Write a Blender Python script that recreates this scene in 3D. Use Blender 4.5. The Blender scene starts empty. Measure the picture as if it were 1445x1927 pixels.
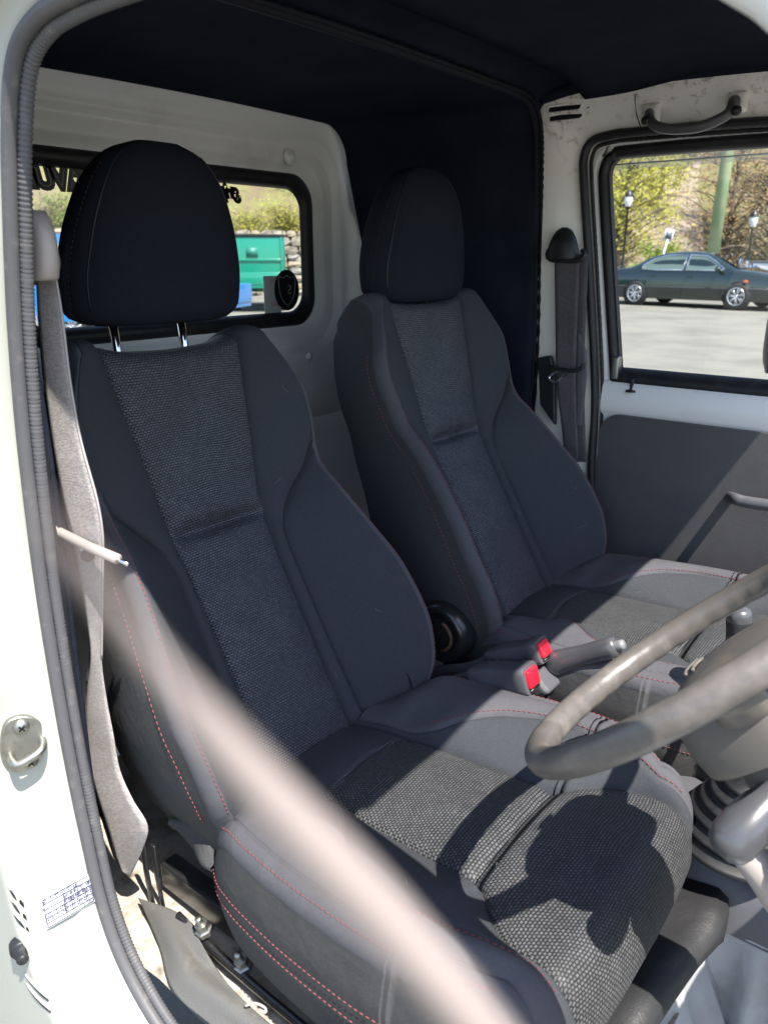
import bpy, math, random
import numpy as np
from mathutils import Vector, Matrix
from mathutils.bvhtree import BVHTree
random.seed(7); R = math.radians
scn = bpy.context.scene
col = scn.collection

# ------------------------------------------------------------------ camera
CAM = Vector((0.76, -1.06, 1.50)); YAW = R(51.8); PIT = R(18.3); FPX = 1448.0; PW, PH = 1445, 1927
_h = Vector((-math.cos(YAW), math.sin(YAW), 0)); FW = _h*math.cos(PIT) - Vector((0, 0, 1))*math.sin(PIT)
RT = FW.cross(Vector((0, 0, 1))).normalized(); UP = RT.cross(FW)
cd = bpy.data.cameras.new('camera'); cam = bpy.data.objects.new('camera', cd); col.objects.link(cam)
cam.matrix_world = Matrix.Translation(CAM) @ Matrix((RT, UP, -FW)).transposed().to_4x4()
cd.sensor_fit = 'VERTICAL'; cd.sensor_height = 34.6; cd.lens = 26.0
cd.clip_start = 0.01; cd.clip_end = 2000
cd.dof.use_dof = True; cd.dof.focus_distance = 1.25; cd.dof.aperture_fstop = 7.3
scn.camera = cam
# ------------------------------------------------------------------ sky, sun, exposure
SAZ, SEL = R(-19), R(60.5)
SUN = Vector((math.cos(SAZ)*math.cos(SEL), math.sin(SAZ)*math.cos(SEL), math.sin(SEL)))
w = bpy.data.worlds.new('World'); scn.world = w; w.use_nodes = True
nt = w.node_tree; bg = nt.nodes['Background']; sk = nt.nodes.new('ShaderNodeTexSky')
sk.sky_type = 'NISHITA'; sk.sun_disc = False; sk.sun_elevation = SEL; sk.sun_rotation = R(90) - SAZ
nt.links.new(sk.outputs[0], bg.inputs[0]); bg.inputs[1].default_value = 0.145
sd = bpy.data.lights.new('sun', 'SUN'); so = bpy.data.objects.new('sun', sd); col.objects.link(so)
sd.energy = 5.0; sd.angle = R(0.5); sd.color = (1.0, 0.95, 0.86)
so.rotation_euler = SUN.to_track_quat('Z', 'Y').to_euler(); so.location = (3, -1, 6)
scn.view_settings.view_transform = 'Standard'; scn.view_settings.look = 'None'
scn.view_settings.exposure = 1.36; scn.view_settings.gamma = 1
scn.cycles.max_bounces = 10; scn.cycles.transparent_max_bounces = 16

# ------------------------------------------------------------------ pixel -> point on a plane the thing touches
def _ray(px, py): return FW + RT*((px-PW/2)/FPX) - UP*((py-PH/2)/FPX)
def _on(px, py, ax, v):
    d = _ray(px, py); return CAM + d*((v-CAM[ax])/d[ax])
def XP(px, py, v): return _on(px, py, 0, v)
def YP(px, py, v): return _on(px, py, 1, v)
def ZP(px, py, v): return _on(px, py, 2, v)

# ------------------------------------------------------------------ helpers
def pchip(tab):
    xs = [a for a, b in tab]; ys = [b for a, b in tab]; n = len(xs)
    h = [xs[i+1]-xs[i] for i in range(n-1)]; d = [(ys[i+1]-ys[i])/h[i] for i in range(n-1)]
    m = [d[0]] + [0 if d[i-1]*d[i] <= 0 else 2*d[i-1]*d[i]/(d[i-1]+d[i]) for i in range(1, n-1)] + [d[-1]]
    def f(x):
        if x <= xs[0]: return ys[0]
        if x >= xs[-1]: return ys[-1]
        i = 0
        while xs[i+1] < x: i += 1
        t = (x-xs[i])/h[i]
        return ((2*t**3-3*t*t+1)*ys[i] + (t**3-2*t*t+t)*h[i]*m[i] + (-2*t**3+3*t*t)*ys[i+1] + (t**3-t*t)*h[i]*m[i+1])
    return f
def smooth01(t): t = max(0., min(1., t)); return t*t*(3-2*t)
def spline(pts, n=8, closed=False):
    P = [Vector(p) for p in pts]; N = len(P); out = []
    for i in range(N if closed else N-1):
        if closed: a, b, c, d = P[i-1], P[i], P[(i+1) % N], P[(i+2) % N]
        else: a, b, c, d = P[max(i-1, 0)], P[i], P[i+1], P[min(i+2, N-1)]
        for k in range(n):
            t = k/n
            out.append(0.5*((2*b) + (c-a)*t + (2*a-5*b+4*c-d)*t*t + (3*b-a-3*c+d)*t**3))
    if not closed: out.append(P[-1].copy())
    return out

class MB:
    def __init__(s): s.v = []; s.f = []; s.uv = {}
    def add(s, verts, faces):
        o = len(s.v); s.v += [tuple(q) for q in verts]; s.f += [tuple(i+o for i in f) for f in faces]; return s
    def box(s, c, size, rot=None):
        c = Vector(c); hx, hy, hz = [q/2 for q in size]
        vs = [Vector((x, y, z)) for x in (-hx, hx) for y in (-hy, hy) for z in (-hz, hz)]
        if rot is not None: vs = [rot @ q for q in vs]
        return s.add([c+q for q in vs], [(0, 1, 3, 2), (4, 6, 7, 5), (0, 4, 5, 1), (2, 3, 7, 6), (0, 2, 6, 4), (1, 5, 7, 3)])
    def grid(s, rows, cu=False, cv=False, uvs=None):
        nr, nc = len(rows), len(rows[0]); o = len(s.v)
        for r_ in rows: s.v += [tuple(q) for q in r_]
        if uvs:
            for i, r_ in enumerate(uvs):
                for j, q in enumerate(r_): s.uv[o+i*nc+j] = q
        for i in range(nr if cv else nr-1):
            for j in range(nc if cu else nc-1):
                a = i*nc+j; b = i*nc+(j+1) % nc; c = ((i+1) % nr)*nc+(j+1) % nc; d = ((i+1) % nr)*nc+j
                s.f.append((o+a, o+b, o+c, o+d))
        return s
    def tube(s, path, r, seg=10, closed=False, flat=None, caps=True, upv=None):
        P = [Vector(p) for p in path]; n = len(P); rows = []
        rr = r if callable(r) else (r if isinstance(r, (list, tuple)) else None)
        T = []
        for i in range(n):
            a = P[i-1] if (i > 0 or closed) else P[i]; b = P[(i+1) % n] if (i < n-1 or closed) else P[i]
            T.append((b-a).normalized())
        ref = Vector(upv) if upv else (Vector((0, 0, 1)) if abs(T[0].z) < .9 else Vector((1, 0, 0)))
        x = (ref - T[0]*ref.dot(T[0])).normalized()
        for i in range(n):
            if upv: x = Vector(upv) - T[i]*Vector(upv).dot(T[i])
            else: x = x - T[i]*x.dot(T[i])
            x.normalize(); y = T[i].cross(x)
            q = (rr(i/(n-1)) if callable(rr) else rr[i]) if rr is not None else r
            fx, fy = flat if flat else (1, 1)
            rows.append([P[i] + x*(q*fx*math.cos(2*math.pi*k/seg)) + y*(q*fy*math.sin(2*math.pi*k/seg)) for k in range(seg)])
        o = len(s.v); s.grid(rows, cu=True, cv=closed)
        if caps and not closed:
            s.f.append(tuple(o+k for k in range(seg))[::-1]); s.f.append(tuple(o+(n-1)*seg+k for k in range(seg)))
        return s
    def lathe(s, prof, c, axis, seg=24, ref=None):
        c = Vector(c); a = Vector(axis).normalized()
        x = Vector(ref) if ref else (Vector((0, 0, 1)) if abs(a.z) < .9 else Vector((1, 0, 0)))
        x = (x-a*x.dot(a)).normalized(); y = a.cross(x)
        rows = [[c+a*h+(x*math.cos(2*math.pi*k/seg)+y*math.sin(2*math.pi*k/seg))*q for k in range(seg)] for q, h in prof]
        return s.grid(rows, cu=True)
    def poly(s, pts, off):
        n = len(pts); o = Vector(off); P = [Vector(p) for p in pts]
        return s.add(P+[p+o for p in P], [tuple(range(n))[::-1], tuple(range(n, 2*n))] + [(i, (i+1) % n, n+(i+1) % n, n+i) for i in range(n)])
    def build(s, name, mat, parent=None, smooth=True, bevel=0, thick=0, toff=0, autos=None, kind=None):
        me = bpy.data.meshes.new(name); me.from_pydata(s.v, [], s.f)
        if s.uv:
            ul = me.uv_layers.new(name='UVMap')
            for lp in me.loops: ul.data[lp.index].uv = s.uv.get(lp.vertex_index, (0, 0))
        me.validate(); me.update()
        me.materials.append(mat)
        if smooth:
            me.polygons.foreach_set('use_smooth', [True]*len(me.polygons))
            if autos: me.set_sharp_from_angle(angle=R(autos))
        o = bpy.data.objects.new(name, me); col.objects.link(o)
        if parent is not None: put(o, parent)
        if thick:
            m = o.modifiers.new('thickness', 'SOLIDIFY'); m.thickness = thick; m.offset = toff
        if bevel:
            m = o.modifiers.new('bevel', 'BEVEL'); m.width = bevel; m.segments = 3; m.limit_method = 'ANGLE'; m.angle_limit = R(35)
        if kind: o['kind'] = kind
        return o
def hit(mb, px, py, off=0.0):
    t = BVHTree.FromPolygons([Vector(v) for v in mb.v], mb.f); d = _ray(px, py).normalized()
    p, n, i, _ = t.ray_cast(CAM, d)
    if p is None: return None
    if n.dot(d) > 0: n = -n
    return p + n*off, n
_base = {}
def put(o, p):
    o.parent = p; q = _base.get(p.name)
    if q is not None: o.matrix_parent_inverse = Matrix.Translation(-q)
def thing(name, label, cat, loc=(0, 0, 0), group=None):
    o = bpy.data.objects.new(name, None); col.objects.link(o); o.location = loc; o.empty_display_size = .1
    _base[o.name] = Vector(loc); o['label'] = label; o['category'] = cat
    if group: o['group'] = group
    return o
def tag(o, label, cat, group=None):
    o['label'] = label; o['category'] = cat
    if group: o['group'] = group
    return o
def text_mesh(txt, size, mat_fn, extrude=0.0, offset=0.0, align='CENTER', shear=0.0):
    cu = bpy.data.curves.new('txt', 'FONT'); cu.body = txt; cu.size = size; cu.align_x = align; cu.align_y = 'CENTER'
    cu.extrude = extrude; cu.offset = offset; cu.shear = shear; cu.resolution_u = 4
    o = bpy.data.objects.new('txt', cu); col.objects.link(o)
    dg = bpy.context.evaluated_depsgraph_get(); me = bpy.data.meshes.new_from_object(o.evaluated_get(dg))
    bpy.data.objects.remove(o); mb = MB()
    mb.add([mat_fn(v.co) for v in me.vertices], [tuple(p.vertices) for p in me.polygons])
    return mb

# ------------------------------------------------------------------ materials
def mat(name, c, rough=.5, metal=0, noise=None, bump=None, spec=.5, coat=0, sheen=0, coord='Object', bump2=None):
    """noise=(scale, colour2, low, high) mixes a second colour; bump=(scale, strength, distance)"""
    m = bpy.data.materials.new(name); m.use_nodes = True; n = m.node_tree; b = n.nodes['Principled BSDF']
    b.inputs['Base Color'].default_value = (*c, 1); b.inputs['Roughness'].default_value = rough
    b.inputs['Metallic'].default_value = metal; b.inputs['Specular IOR Level'].default_value = spec
    b.inputs['Coat Weight'].default_value = coat
    b.inputs['Sheen Weight'].default_value = sheen; b.inputs['Sheen Roughness'].default_value = .5
    tc = n.nodes.new('ShaderNodeTexCoord')
    if noise:
        sc, c2, lo, hi = noise
        t = n.nodes.new('ShaderNodeTexNoise'); t.inputs['Scale'].default_value = sc; t.inputs['Detail'].default_value = 8
        t.inputs['Roughness'].default_value = .62
        n.links.new(tc.outputs[coord], t.inputs['Vector'])
        mr = n.nodes.new('ShaderNodeMapRange'); mr.inputs[1].default_value = lo; mr.inputs[2].default_value = hi
        n.links.new(t.outputs[0], mr.inputs[0])
        mx = n.nodes.new('ShaderNodeMix'); mx.data_type = 'RGBA'
        mx.inputs[6].default_value = (*c, 1); mx.inputs[7].default_value = (*c2, 1)
        n.links.new(mr.outputs[0], mx.inputs[0]); n.links.new(mx.outputs[2], b.inputs['Base Color'])
    if bump:
        sc, st, di = bump
        t = n.nodes.new('ShaderNodeTexNoise'); t.inputs['Scale'].default_value = sc; t.inputs['Detail'].default_value = 4
        n.links.new(tc.outputs[coord], t.inputs['Vector'])
        bp = n.nodes.new('ShaderNodeBump'); bp.inputs['Strength'].default_value = st; bp.inputs['Distance'].default_value = di
        n.links.new(t.outputs[0], bp.inputs['Height']); n.links.new(bp.outputs[0], b.inputs['Normal'])
        if bump2:
            t2 = n.nodes.new('ShaderNodeTexNoise'); t2.inputs['Scale'].default_value = bump2[0]; t2.inputs['Detail'].default_value = 3; t2.inputs['Distortion'].default_value = .6
            n.links.new(tc.outputs[coord], t2.inputs['Vector'])
            b2 = n.nodes.new('ShaderNodeBump'); b2.inputs['Strength'].default_value = bump2[1]; b2.inputs['Distance'].default_value = bump2[2]
            n.links.new(t2.outputs[0], b2.inputs['Height']); n.links.new(b2.outputs[0], bp.inputs['Normal'])
    return m
def glass(name, tint=(1, 1, 1), refl=.06, rough=0.0):
    m = bpy.data.materials.new(name); m.use_nodes = True; n = m.node_tree; n.nodes.remove(n.nodes['Principled BSDF'])
    out = n.nodes['Material Output']; tr = n.nodes.new('ShaderNodeBsdfTransparent'); gl = n.nodes.new('ShaderNodeBsdfGlossy')
    tr.inputs[0].default_value = (*tint, 1); gl.inputs['Roughness'].default_value = rough
    fr = n.nodes.new('ShaderNodeFresnel'); fr.inputs[0].default_value = 1.45
    mt = n.nodes.new('ShaderNodeMath'); mt.operation = 'MULTIPLY'; mt.inputs[1].default_value = refl/.04
    mx = n.nodes.new('ShaderNodeMixShader')
    n.links.new(fr.outputs[0], mt.inputs[0]); n.links.new(mt.outputs[0], mx.inputs[0])
    n.links.new(tr.outputs[0], mx.inputs[1]); n.links.new(gl.outputs[0], mx.inputs[2]); n.links.new(mx.outputs[0], out.inputs[0])
    return m
def knit(name, cell, dark, lite, bw=.0062, bh=.0040):
    m = bpy.data.materials.new(name); m.use_nodes = True; n = m.node_tree; b = n.nodes['Principled BSDF']
    b.inputs['Roughness'].default_value = .55; b.inputs['Specular IOR Level'].default_value = .35
    uv = n.nodes.new('ShaderNodeUVMap'); uv.uv_map = 'UVMap'
    br = n.nodes.new('ShaderNodeTexBrick'); br.offset = .5; br.offset_frequency = 2
    br.inputs['Scale'].default_value = 1.0; br.inputs['Brick Width'].default_value = bw; br.inputs['Row Height'].default_value = bh
    br.inputs['Mortar Size'].default_value = bh*.24; br.inputs['Mortar Smooth'].default_value = .7; br.inputs['Bias'].default_value = 0
    br.inputs['Color1'].default_value = (*lite, 1); br.inputs['Color2'].default_value = (lite[0]*.62, lite[1]*.62, lite[2]*.62, 1)
    br.inputs['Mortar'].default_value = (*dark, 1)
    nz = n.nodes.new('ShaderNodeTexNoise'); nz.inputs['Scale'].default_value = 900; nz.inputs['Detail'].default_value = 2
    ad = n.nodes.new('ShaderNodeVectorMath'); ad.operation = 'MULTIPLY_ADD'
    n.links.new(uv.outputs[0], nz.inputs['Vector']); n.links.new(nz.outputs['Color'], ad.inputs[0])
    ad.inputs[1].default_value = (.0012, .0012, 0)
    lo = n.nodes.new('ShaderNodeTexNoise'); lo.inputs['Scale'].default_value = 10; lo.inputs['Detail'].default_value = 2; n.links.new(uv.outputs[0], lo.inputs['Vector'])
    a2 = n.nodes.new('ShaderNodeVectorMath'); a2.operation = 'MULTIPLY_ADD'; a2.inputs[1].default_value = (.012, .016, 0)
    n.links.new(lo.outputs['Color'], a2.inputs[0]); n.links.new(uv.outputs[0], a2.inputs[2]); n.links.new(a2.outputs[0], ad.inputs[2])
    n.links.new(ad.outputs[0], br.inputs['Vector'])
    big = n.nodes.new('ShaderNodeTexNoise'); big.inputs['Scale'].default_value = 14; big.inputs['Detail'].default_value = 5
    n.links.new(uv.outputs[0], big.inputs['Vector'])
    hs = n.nodes.new('ShaderNodeMix'); hs.data_type = 'RGBA'; hs.blend_type = 'MULTIPLY'; hs.inputs[0].default_value = .5
    n.links.new(br.outputs['Color'], hs.inputs[6]); n.links.new(big.outputs[0], hs.inputs[7])
    n.links.new(hs.outputs[2], b.inputs['Base Color'])
    inv = n.nodes.new('ShaderNodeMath'); inv.operation = 'SUBTRACT'; inv.inputs[0].default_value = 1
    n.links.new(br.outputs['Fac'], inv.inputs[1])
    bp = n.nodes.new('ShaderNodeBump'); bp.inputs['Strength'].default_value = .9; bp.inputs['Distance'].default_value = .0012
    n.links.new(inv.outputs[0], bp.inputs['Height']); n.links.new(bp.outputs[0], b.inputs['Normal'])
    return m
def paint(name, c, stain, amount_hi, zlo, zhi):
    """painted metal with mould specks and rust film near the roof line: stain amount rises with height between zlo and zhi"""
    m = mat(name, c, .38, coat=.25, bump=(26, .05, .01)); n = m.node_tree; b = n.nodes['Principled BSDF']
    tc = n.nodes.new('ShaderNodeTexCoord'); sp = n.nodes.new('ShaderNodeSeparateXYZ'); n.links.new(tc.outputs['Object'], sp.inputs[0])
    mr = n.nodes.new('ShaderNodeMapRange'); mr.inputs[1].default_value = zlo; mr.inputs[2].default_value = zhi
    mr.inputs[3].default_value = .0; mr.inputs[4].default_value = amount_hi; n.links.new(sp.outputs[2], mr.inputs[0])
    t = n.nodes.new('ShaderNodeTexNoise'); t.inputs['Scale'].default_value = 55; t.inputs['Detail'].default_value = 9; t.inputs['Roughness'].default_value = .7
    n.links.new(tc.outputs['Object'], t.inputs['Vector'])
    t2 = n.nodes.new('ShaderNodeTexNoise'); t2.inputs['Scale'].default_value = 9; t2.inputs['Detail'].default_value = 4
    n.links.new(tc.outputs['Object'], t2.inputs['Vector'])
    s = n.nodes.new('ShaderNodeMapRange'); s.inputs[1].default_value = .52; s.inputs[2].default_value = .72; n.links.new(t.outputs[0], s.inputs[0])
    s2 = n.nodes.new('ShaderNodeMapRange'); s2.inputs[1].default_value = .4; s2.inputs[2].default_value = .65; n.links.new(t2.outputs[0], s2.inputs[0])
    k = n.nodes.new('ShaderNodeMath'); k.operation = 'MULTIPLY'; n.links.new(s.outputs[0], k.inputs[0]); n.links.new(s2.outputs[0], k.inputs[1])
    k2 = n.nodes.new('ShaderNodeMath'); k2.operation = 'MULTIPLY'; n.links.new(k.outputs[0], k2.inputs[0]); n.links.new(mr.outputs[0], k2.inputs[1])
    k2.use_clamp = True
    mx = n.nodes.new('ShaderNodeMix'); mx.data_type = 'RGBA'; mx.inputs[6].default_value = (*c, 1); mx.inputs[7].default_value = (*stain, 1)
    n.links.new(k2.outputs[0], mx.inputs[0]); n.links.new(mx.outputs[2], b.inputs['Base Color'])
    return m

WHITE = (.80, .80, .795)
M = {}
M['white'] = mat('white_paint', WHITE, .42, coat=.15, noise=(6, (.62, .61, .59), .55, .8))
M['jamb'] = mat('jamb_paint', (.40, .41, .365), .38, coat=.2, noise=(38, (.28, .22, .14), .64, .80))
M['stained'] = paint('stained_paint', (.78, .755, .70), (.16, .11, .06), 2.2, 1.62, 1.86)
M['liner'] = mat('black_headliner', (.0125, .0148, .0240), .95, spec=.02, noise=(5, (.019, .022, .034), .4, .7), bump=(700, .35, .001), bump2=(7, .5, .02))
M['headrest'] = mat('shaded_headrest_fabric', (.013, .0145, .022), .9, spec=.05, noise=(1100, (.040, .042, .050), .5, .76), bump=(1700, .4, .0008), bump2=(14, .4, .008))  # seat fabric darkened and blued in colour for the shade around the headrests
M['piping'] = mat('liner_piping', (.010, .011, .016), .75, spec=.2, bump=(700, .4, .001))
M['rubber'] = mat('black_rubber', (.012, .012, .014), .5, spec=.4, noise=(30, (.03, .03, .03), .5, .8))
M['rubber_grey'] = mat('aged_grey_rubber', (.085, .084, .090), .55, spec=.4, noise=(60, (.15, .14, .135), .55, .8))
M['plain'] = mat('black_smooth_fabric', (.022, .0255, .034), .85, spec=.1, noise=(2100, (.115, .117, .118), .42, .80), bump=(1700, .35, .0008), bump2=(16, .35, .008))
M['trim'] = mat('charcoal_trim_fabric', (.052, .052, .062), .85, spec=.15, noise=(2000, (.125, .122, .13), .42, .72), bump=(1500, .4, .0008), bump2=(18, .4, .008))
M['side'] = mat('charcoal_side_fabric', (.028, .028, .032), .85, spec=.15, noise=(2000, (.11, .11, .103), .44, .7), bump=(1500, .4, .0008), bump2=(18, .4, .008))
M['knit'] = knit('mesh_knit_fabric', 0, (.010, .011, .015), (.150, .159, .182), .0056, .0037)
M['red_thread'] = mat('red_thread', (.23, .05, .058), .85)
M['chrome'] = mat('chrome', (.75, .76, .8), .08, metal=1)
M['steel'] = mat('zinc_steel', (.36, .36, .33), .45, metal=1, noise=(60, (.25, .22, .18), .5, .75))
M['blackmetal'] = mat('black_metal', (.016, .016, .017), .25, noise=(30, (.05, .04, .03), .6, .8))
M['blackplastic'] = mat('black_plastic', (.016, .017, .019), .45, spec=.4, bump=(900, .1, .0006))
M['greyplastic'] = mat('charcoal_plastic', (.075, .075, .085), .42, bump=(800, .12, .0006), noise=(20, (.06, .058, .06), .5, .8))
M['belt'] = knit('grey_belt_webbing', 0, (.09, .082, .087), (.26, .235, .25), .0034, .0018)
M['belt_near'] = knit('sunlit_belt_webbing', 0, (.42, .385, .375), (.80, .73, .71), .0034, .0018)  # belt webbing made paler in colour to carry the sunlight on it
M['beigeplastic'] = mat('grey_beige_plastic', (.33, .29, .27), .45)
M['wheel'] = mat('worn_grey_wheel', (.098, .088, .081), .36, noise=(26, (.16, .14, .125), .48, .72), bump=(220, .07, .002))
M['hub'] = mat('dusty_grey_hub', (.10, .092, .085), .5, noise=(16, (.20, .175, .125), .5, .75))
M['vinyl'] = mat('black_grained_vinyl', (.020, .020, .022), .5, bump=(430, .35, .0015), bump2=(9, .4, .012))
M['floor'] = mat('shaded_floor_paint', (.30, .31, .32), .5, noise=(12, (.22, .21, .20), .5, .75), bump=(60, .2, .003))  # white floor paint greyed in colour to stand in for shade
M['mat'] = mat('grey_vinyl_mat', (.10, .098, .092), .35, bump=(420, .45, .002), noise=(9, (.2, .19, .16), .55, .8))
M['doorvinyl'] = mat('dark_grey_door_vinyl', (.066, .064, .070), .5, bump=(170, .12, .002), noise=(7, (.082, .08, .084), .4, .7))
M['dirt'] = mat('dirty_painted_floor', (.36, .33, .285), .8, noise=(28, (.12, .09, .06), .48, .7), bump=(60, .6, .004))
M['red'] = mat('red_plastic', (.62, .012, .03), .3)
M['silver'] = mat('silver_grey_plastic', (.062, .062, .068), .28, coat=.3)
M['ink'] = mat('blue_black_ink', (.03, .03, .08), .6)
M['paper'] = mat('white_label', (.60, .61, .63), .5)
M['paper_pink'] = mat('pink_ink', (.65, .12, .25), .6)
M['sticker'] = mat('black_sticker', (.006, .006, .008), .4)
M['stickergrey'] = mat('grey_sticker', (.12, .12, .13), .4)
M['glass'] = glass('window_glass', (.93, .96, .95), .05)
M['visor'] = glass('smoked_visor', (.72, .73, .76), .16, .05)
M['glass_edge'] = mat('glass_edge', (.55, .62, .62), .2)
M['strap'] = mat('pale_cord', (.25, .208, .19), .7)


# ================================================================== THE TRUCK CAB
truck = thing('truck', 'white cab-over truck cab with black headliner, seen through its open door', 'truck', (0, 0, 0))

def rr(y0, y1, z0, z1, rad, n=8):
    out = []
    for cy, cz, a0 in ((y1-rad, z1-rad, 0), (y0+rad, z1-rad, 90), (y0+rad, z0+rad, 180), (y1-rad, z0+rad, 270)):
        for k in range(n+1):
            a = R(a0+90*k/n); out.append((cy+rad*math.cos(a), cz+rad*math.sin(a)))
    # extra points on the straight sides keep the faces short
    res = []
    for i, p in enumerate(out):
        q = out[(i+1) % len(out)]; res.append(p)
        if (i+1) % (n+1) == 0:
            for k in range(1, 5): res.append((p[0]+(q[0]-p[0])*k/5, p[1]+(q[1]-p[1])*k/5))
    return res
def ringrow(x, *a): return [Vector((x, y, z)) for y, z in rr(*a)]

# --- rear wall with stepped beads round the window
rings = [(-.604, .378, 1.350, 1.676, .060), (-.600, .386, 1.342, 1.684, .068), (-.600, .402, 1.328, 1.700, .078), (-.588, .406, 1.324, 1.704, .082),
         (-.589, .416, 1.314, 1.713, .086), (-.588, .440, 1.296, 1.735, .095), (-.590, .446, 1.290, 1.741, .10), (-.572, .454, 1.282, 1.750, .10),
         (-.572, .462, 1.276, 1.757, .10), (-.574, .490, 1.252, 1.780, .11), (-.560, .502, 1.24, 1.792, .11), (-.564, .63, 1.12, 1.90, .12)]
mb = MB(); mb.grid([ringrow(x, -a, a, b, c, d) for x, a, b, c, d in rings], cu=True)
rear_wall = mb.build('rear_wall', M['white'], truck, thick=.004, toff=-1)
mb = MB(); rows = []
for z in (1.17, 1.13, 1.09, 1.075, 1.06, 1.02, .9, .7, .5):
    rows.append([Vector((-.570 + (.012 if 1.07 < z < 1.10 else 0) + (.02 if z < 1.05 else 0), -.66+1.32*k/10, z)) for k in range(11)])
mb.grid(rows); mb.build('lower_rear_wall', M['white'], truck)
for y, z in ((.25, 1.255), (.33, 1.27), (.30, 1.715)):
    mb = MB(); mb.lathe([(.0, .010), (.006, .010), (.008, .006), (.010, .002), (.016, .002), (.018, -.003)], (-.578 if z > 1.5 else -.572, y, z), (1, 0, 0), 16)
    mb.build('screw', M['white'], rear_wall)
mb = MB(); mb.box((-.566, .20, 1.25), (.012, .035, .05)); mb.build('clip_boss', M['white'], rear_wall, bevel=.004)
# rear window
g = MB()
g.grid([ringrow(-.606, -.352, .352, 1.376, 1.650, .048), ringrow(-.594, -.356, .356, 1.372, 1.654, .05), ringrow(-.588, -.366, .366, 1.362, 1.664, .055),
        ringrow(-.590, -.380, .380, 1.347, 1.679, .062), ringrow(-.600, -.388, .388, 1.340, 1.686, .068)], cu=True)
rw = MB(); lp = ringrow(-.605, -.36, .36, 1.368, 1.658, .05); rw.add(lp, [tuple(range(len(lp)))])
rear_window = rw.build('rear_window', M['glass'], truck, smooth=False)
g.build('window_gasket', M['rubber'], rear_window)

# --- black liner over the rear quarters and the rear roof
yr = pchip([(.5, .63), (.7, .62), (1.2, .605), (1.44, .556), (1.544, .512), (1.725, .456), (1.80, .405)])
def arch(x, q, zt, rad, yw=.607, z0=.50):
    pts = []
    side = lambda z: yw - q*(yw - yr(z))
    zs = [z0+(zt-rad-z0)*k/14 for k in range(15)]
    half = [(side(z), z) for z in zs]
    yc = side(zt-rad)-rad
    for k in range(1, 9):
        a = R(90*k/8); half.append((yc+rad*math.cos(a), zt-rad+rad*math.sin(a)))
    for k in range(1, 13):
        half.append((yc*(1-k/12), zt + .006*math.sin(math.pi/2*k/12)))
    right = half; left = [(-y, z) for y, z in half[:-1]][::-1]
    return [Vector((x, y, z)) for y, z in right+left]
mb = MB(); rows = []
for k in range(13):
    a = R(90*k/12); x = -.125 - .426*math.sin(a); q = 1-math.cos(a)
    rows.append(arch(x, q, 1.820-.026*(k/12)**2, .075 + .01*k/12))
bxz = pchip([(.5, -.118), (.8, -.116), (1.25, -.104), (1.5, -.112), (1.66, -.118), (1.80, -.122)])
rows.insert(0, [Vector((bxz(p.z) if p.z < 1.74 else -.1235, p.y, p.z)) for p in rows[0]])
mb.grid(rows); mb.build('rear_headliner', M['liner'], truck, thick=.006, toff=1)
# rolled rib in front of the piping, then the front roof lining
mb = MB()
sec = [(-.122, .0, .607, .080), (-.112, .010, .607, .070), (-.08, .022, .605, .052), (-.04, .024, .603, .042), (-.015, .018, .600, .034), (-.005, .012, .598, .028)]
rows = []
for x, dz, yw, rd in sec: rows.append(arch(x, 0, 1.822+dz, rd, yw, 1.822+dz-rd-.012))
mb.grid(rows); mb.build('roof_rib', M['liner'], truck)
mb = MB(); rows = []
for k in range(26):
    x = -.012 + .73*k/25; zt = 1.838 + .012*math.sin(math.pi*min(1, k/18)) - .035*smooth01((k-16)/9)
    row = []
    for j in range(33):
        t = -1+2*j/32; y = .592*t; e = smooth01((abs(t)-.86)/.14)
        row.append(Vector((x, y, zt + .010*(1-t*t) - .022*e + .0025*math.sin(x*23+3*t)*e)))
    rows.append(row)
mb.grid(rows); mb.build('front_headliner', M['liner'], truck, thick=.008, toff=1)
# edge roll along both side rails
for s in (-1, 1):
    mb = MB(); mb.tube(spline([(-.11, s*.590, 1.822), (-.02, s*.586, 1.834), (.08, s*.585, 1.834), (.33, s*.583, 1.828), (.6, s*.58, 1.812), (.72, s*.575, 1.80)], 8), .012, 10)
    mb.build('headliner_edge', M['liner'], truck)
# piping that follows the bow and runs down both pillars
bow = [(-.122, .617, .8), (-.112, .617, 1.25), (-.120, .614, 1.5), (-.124, .607, 1.66), (-.126, .598, 1.755), (-.126, .570, 1.803), (-.126, .52, 1.822), (-.125, .40, 1.826), (-.124, .2, 1.829), (-.123, 0, 1.830)]
full = spline(bow + [(x, -y, z) for x, y, z in bow[:-1][::-1]], 14)
mb = MB(); mb.tube([p+Vector((.004, 0, -.004)) for p in full], .0085, 10, flat=(1, 1.0)); pp = mb.build('piping', M['piping'], truck)
mb = MB(); L = [p+Vector((.016, 0, -.002)) for p in full]
mb.tube(L, lambda t: .0042+.0012*math.sin(t*2400), 8); mb.build('piping_bead', M['piping'], truck)
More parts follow.
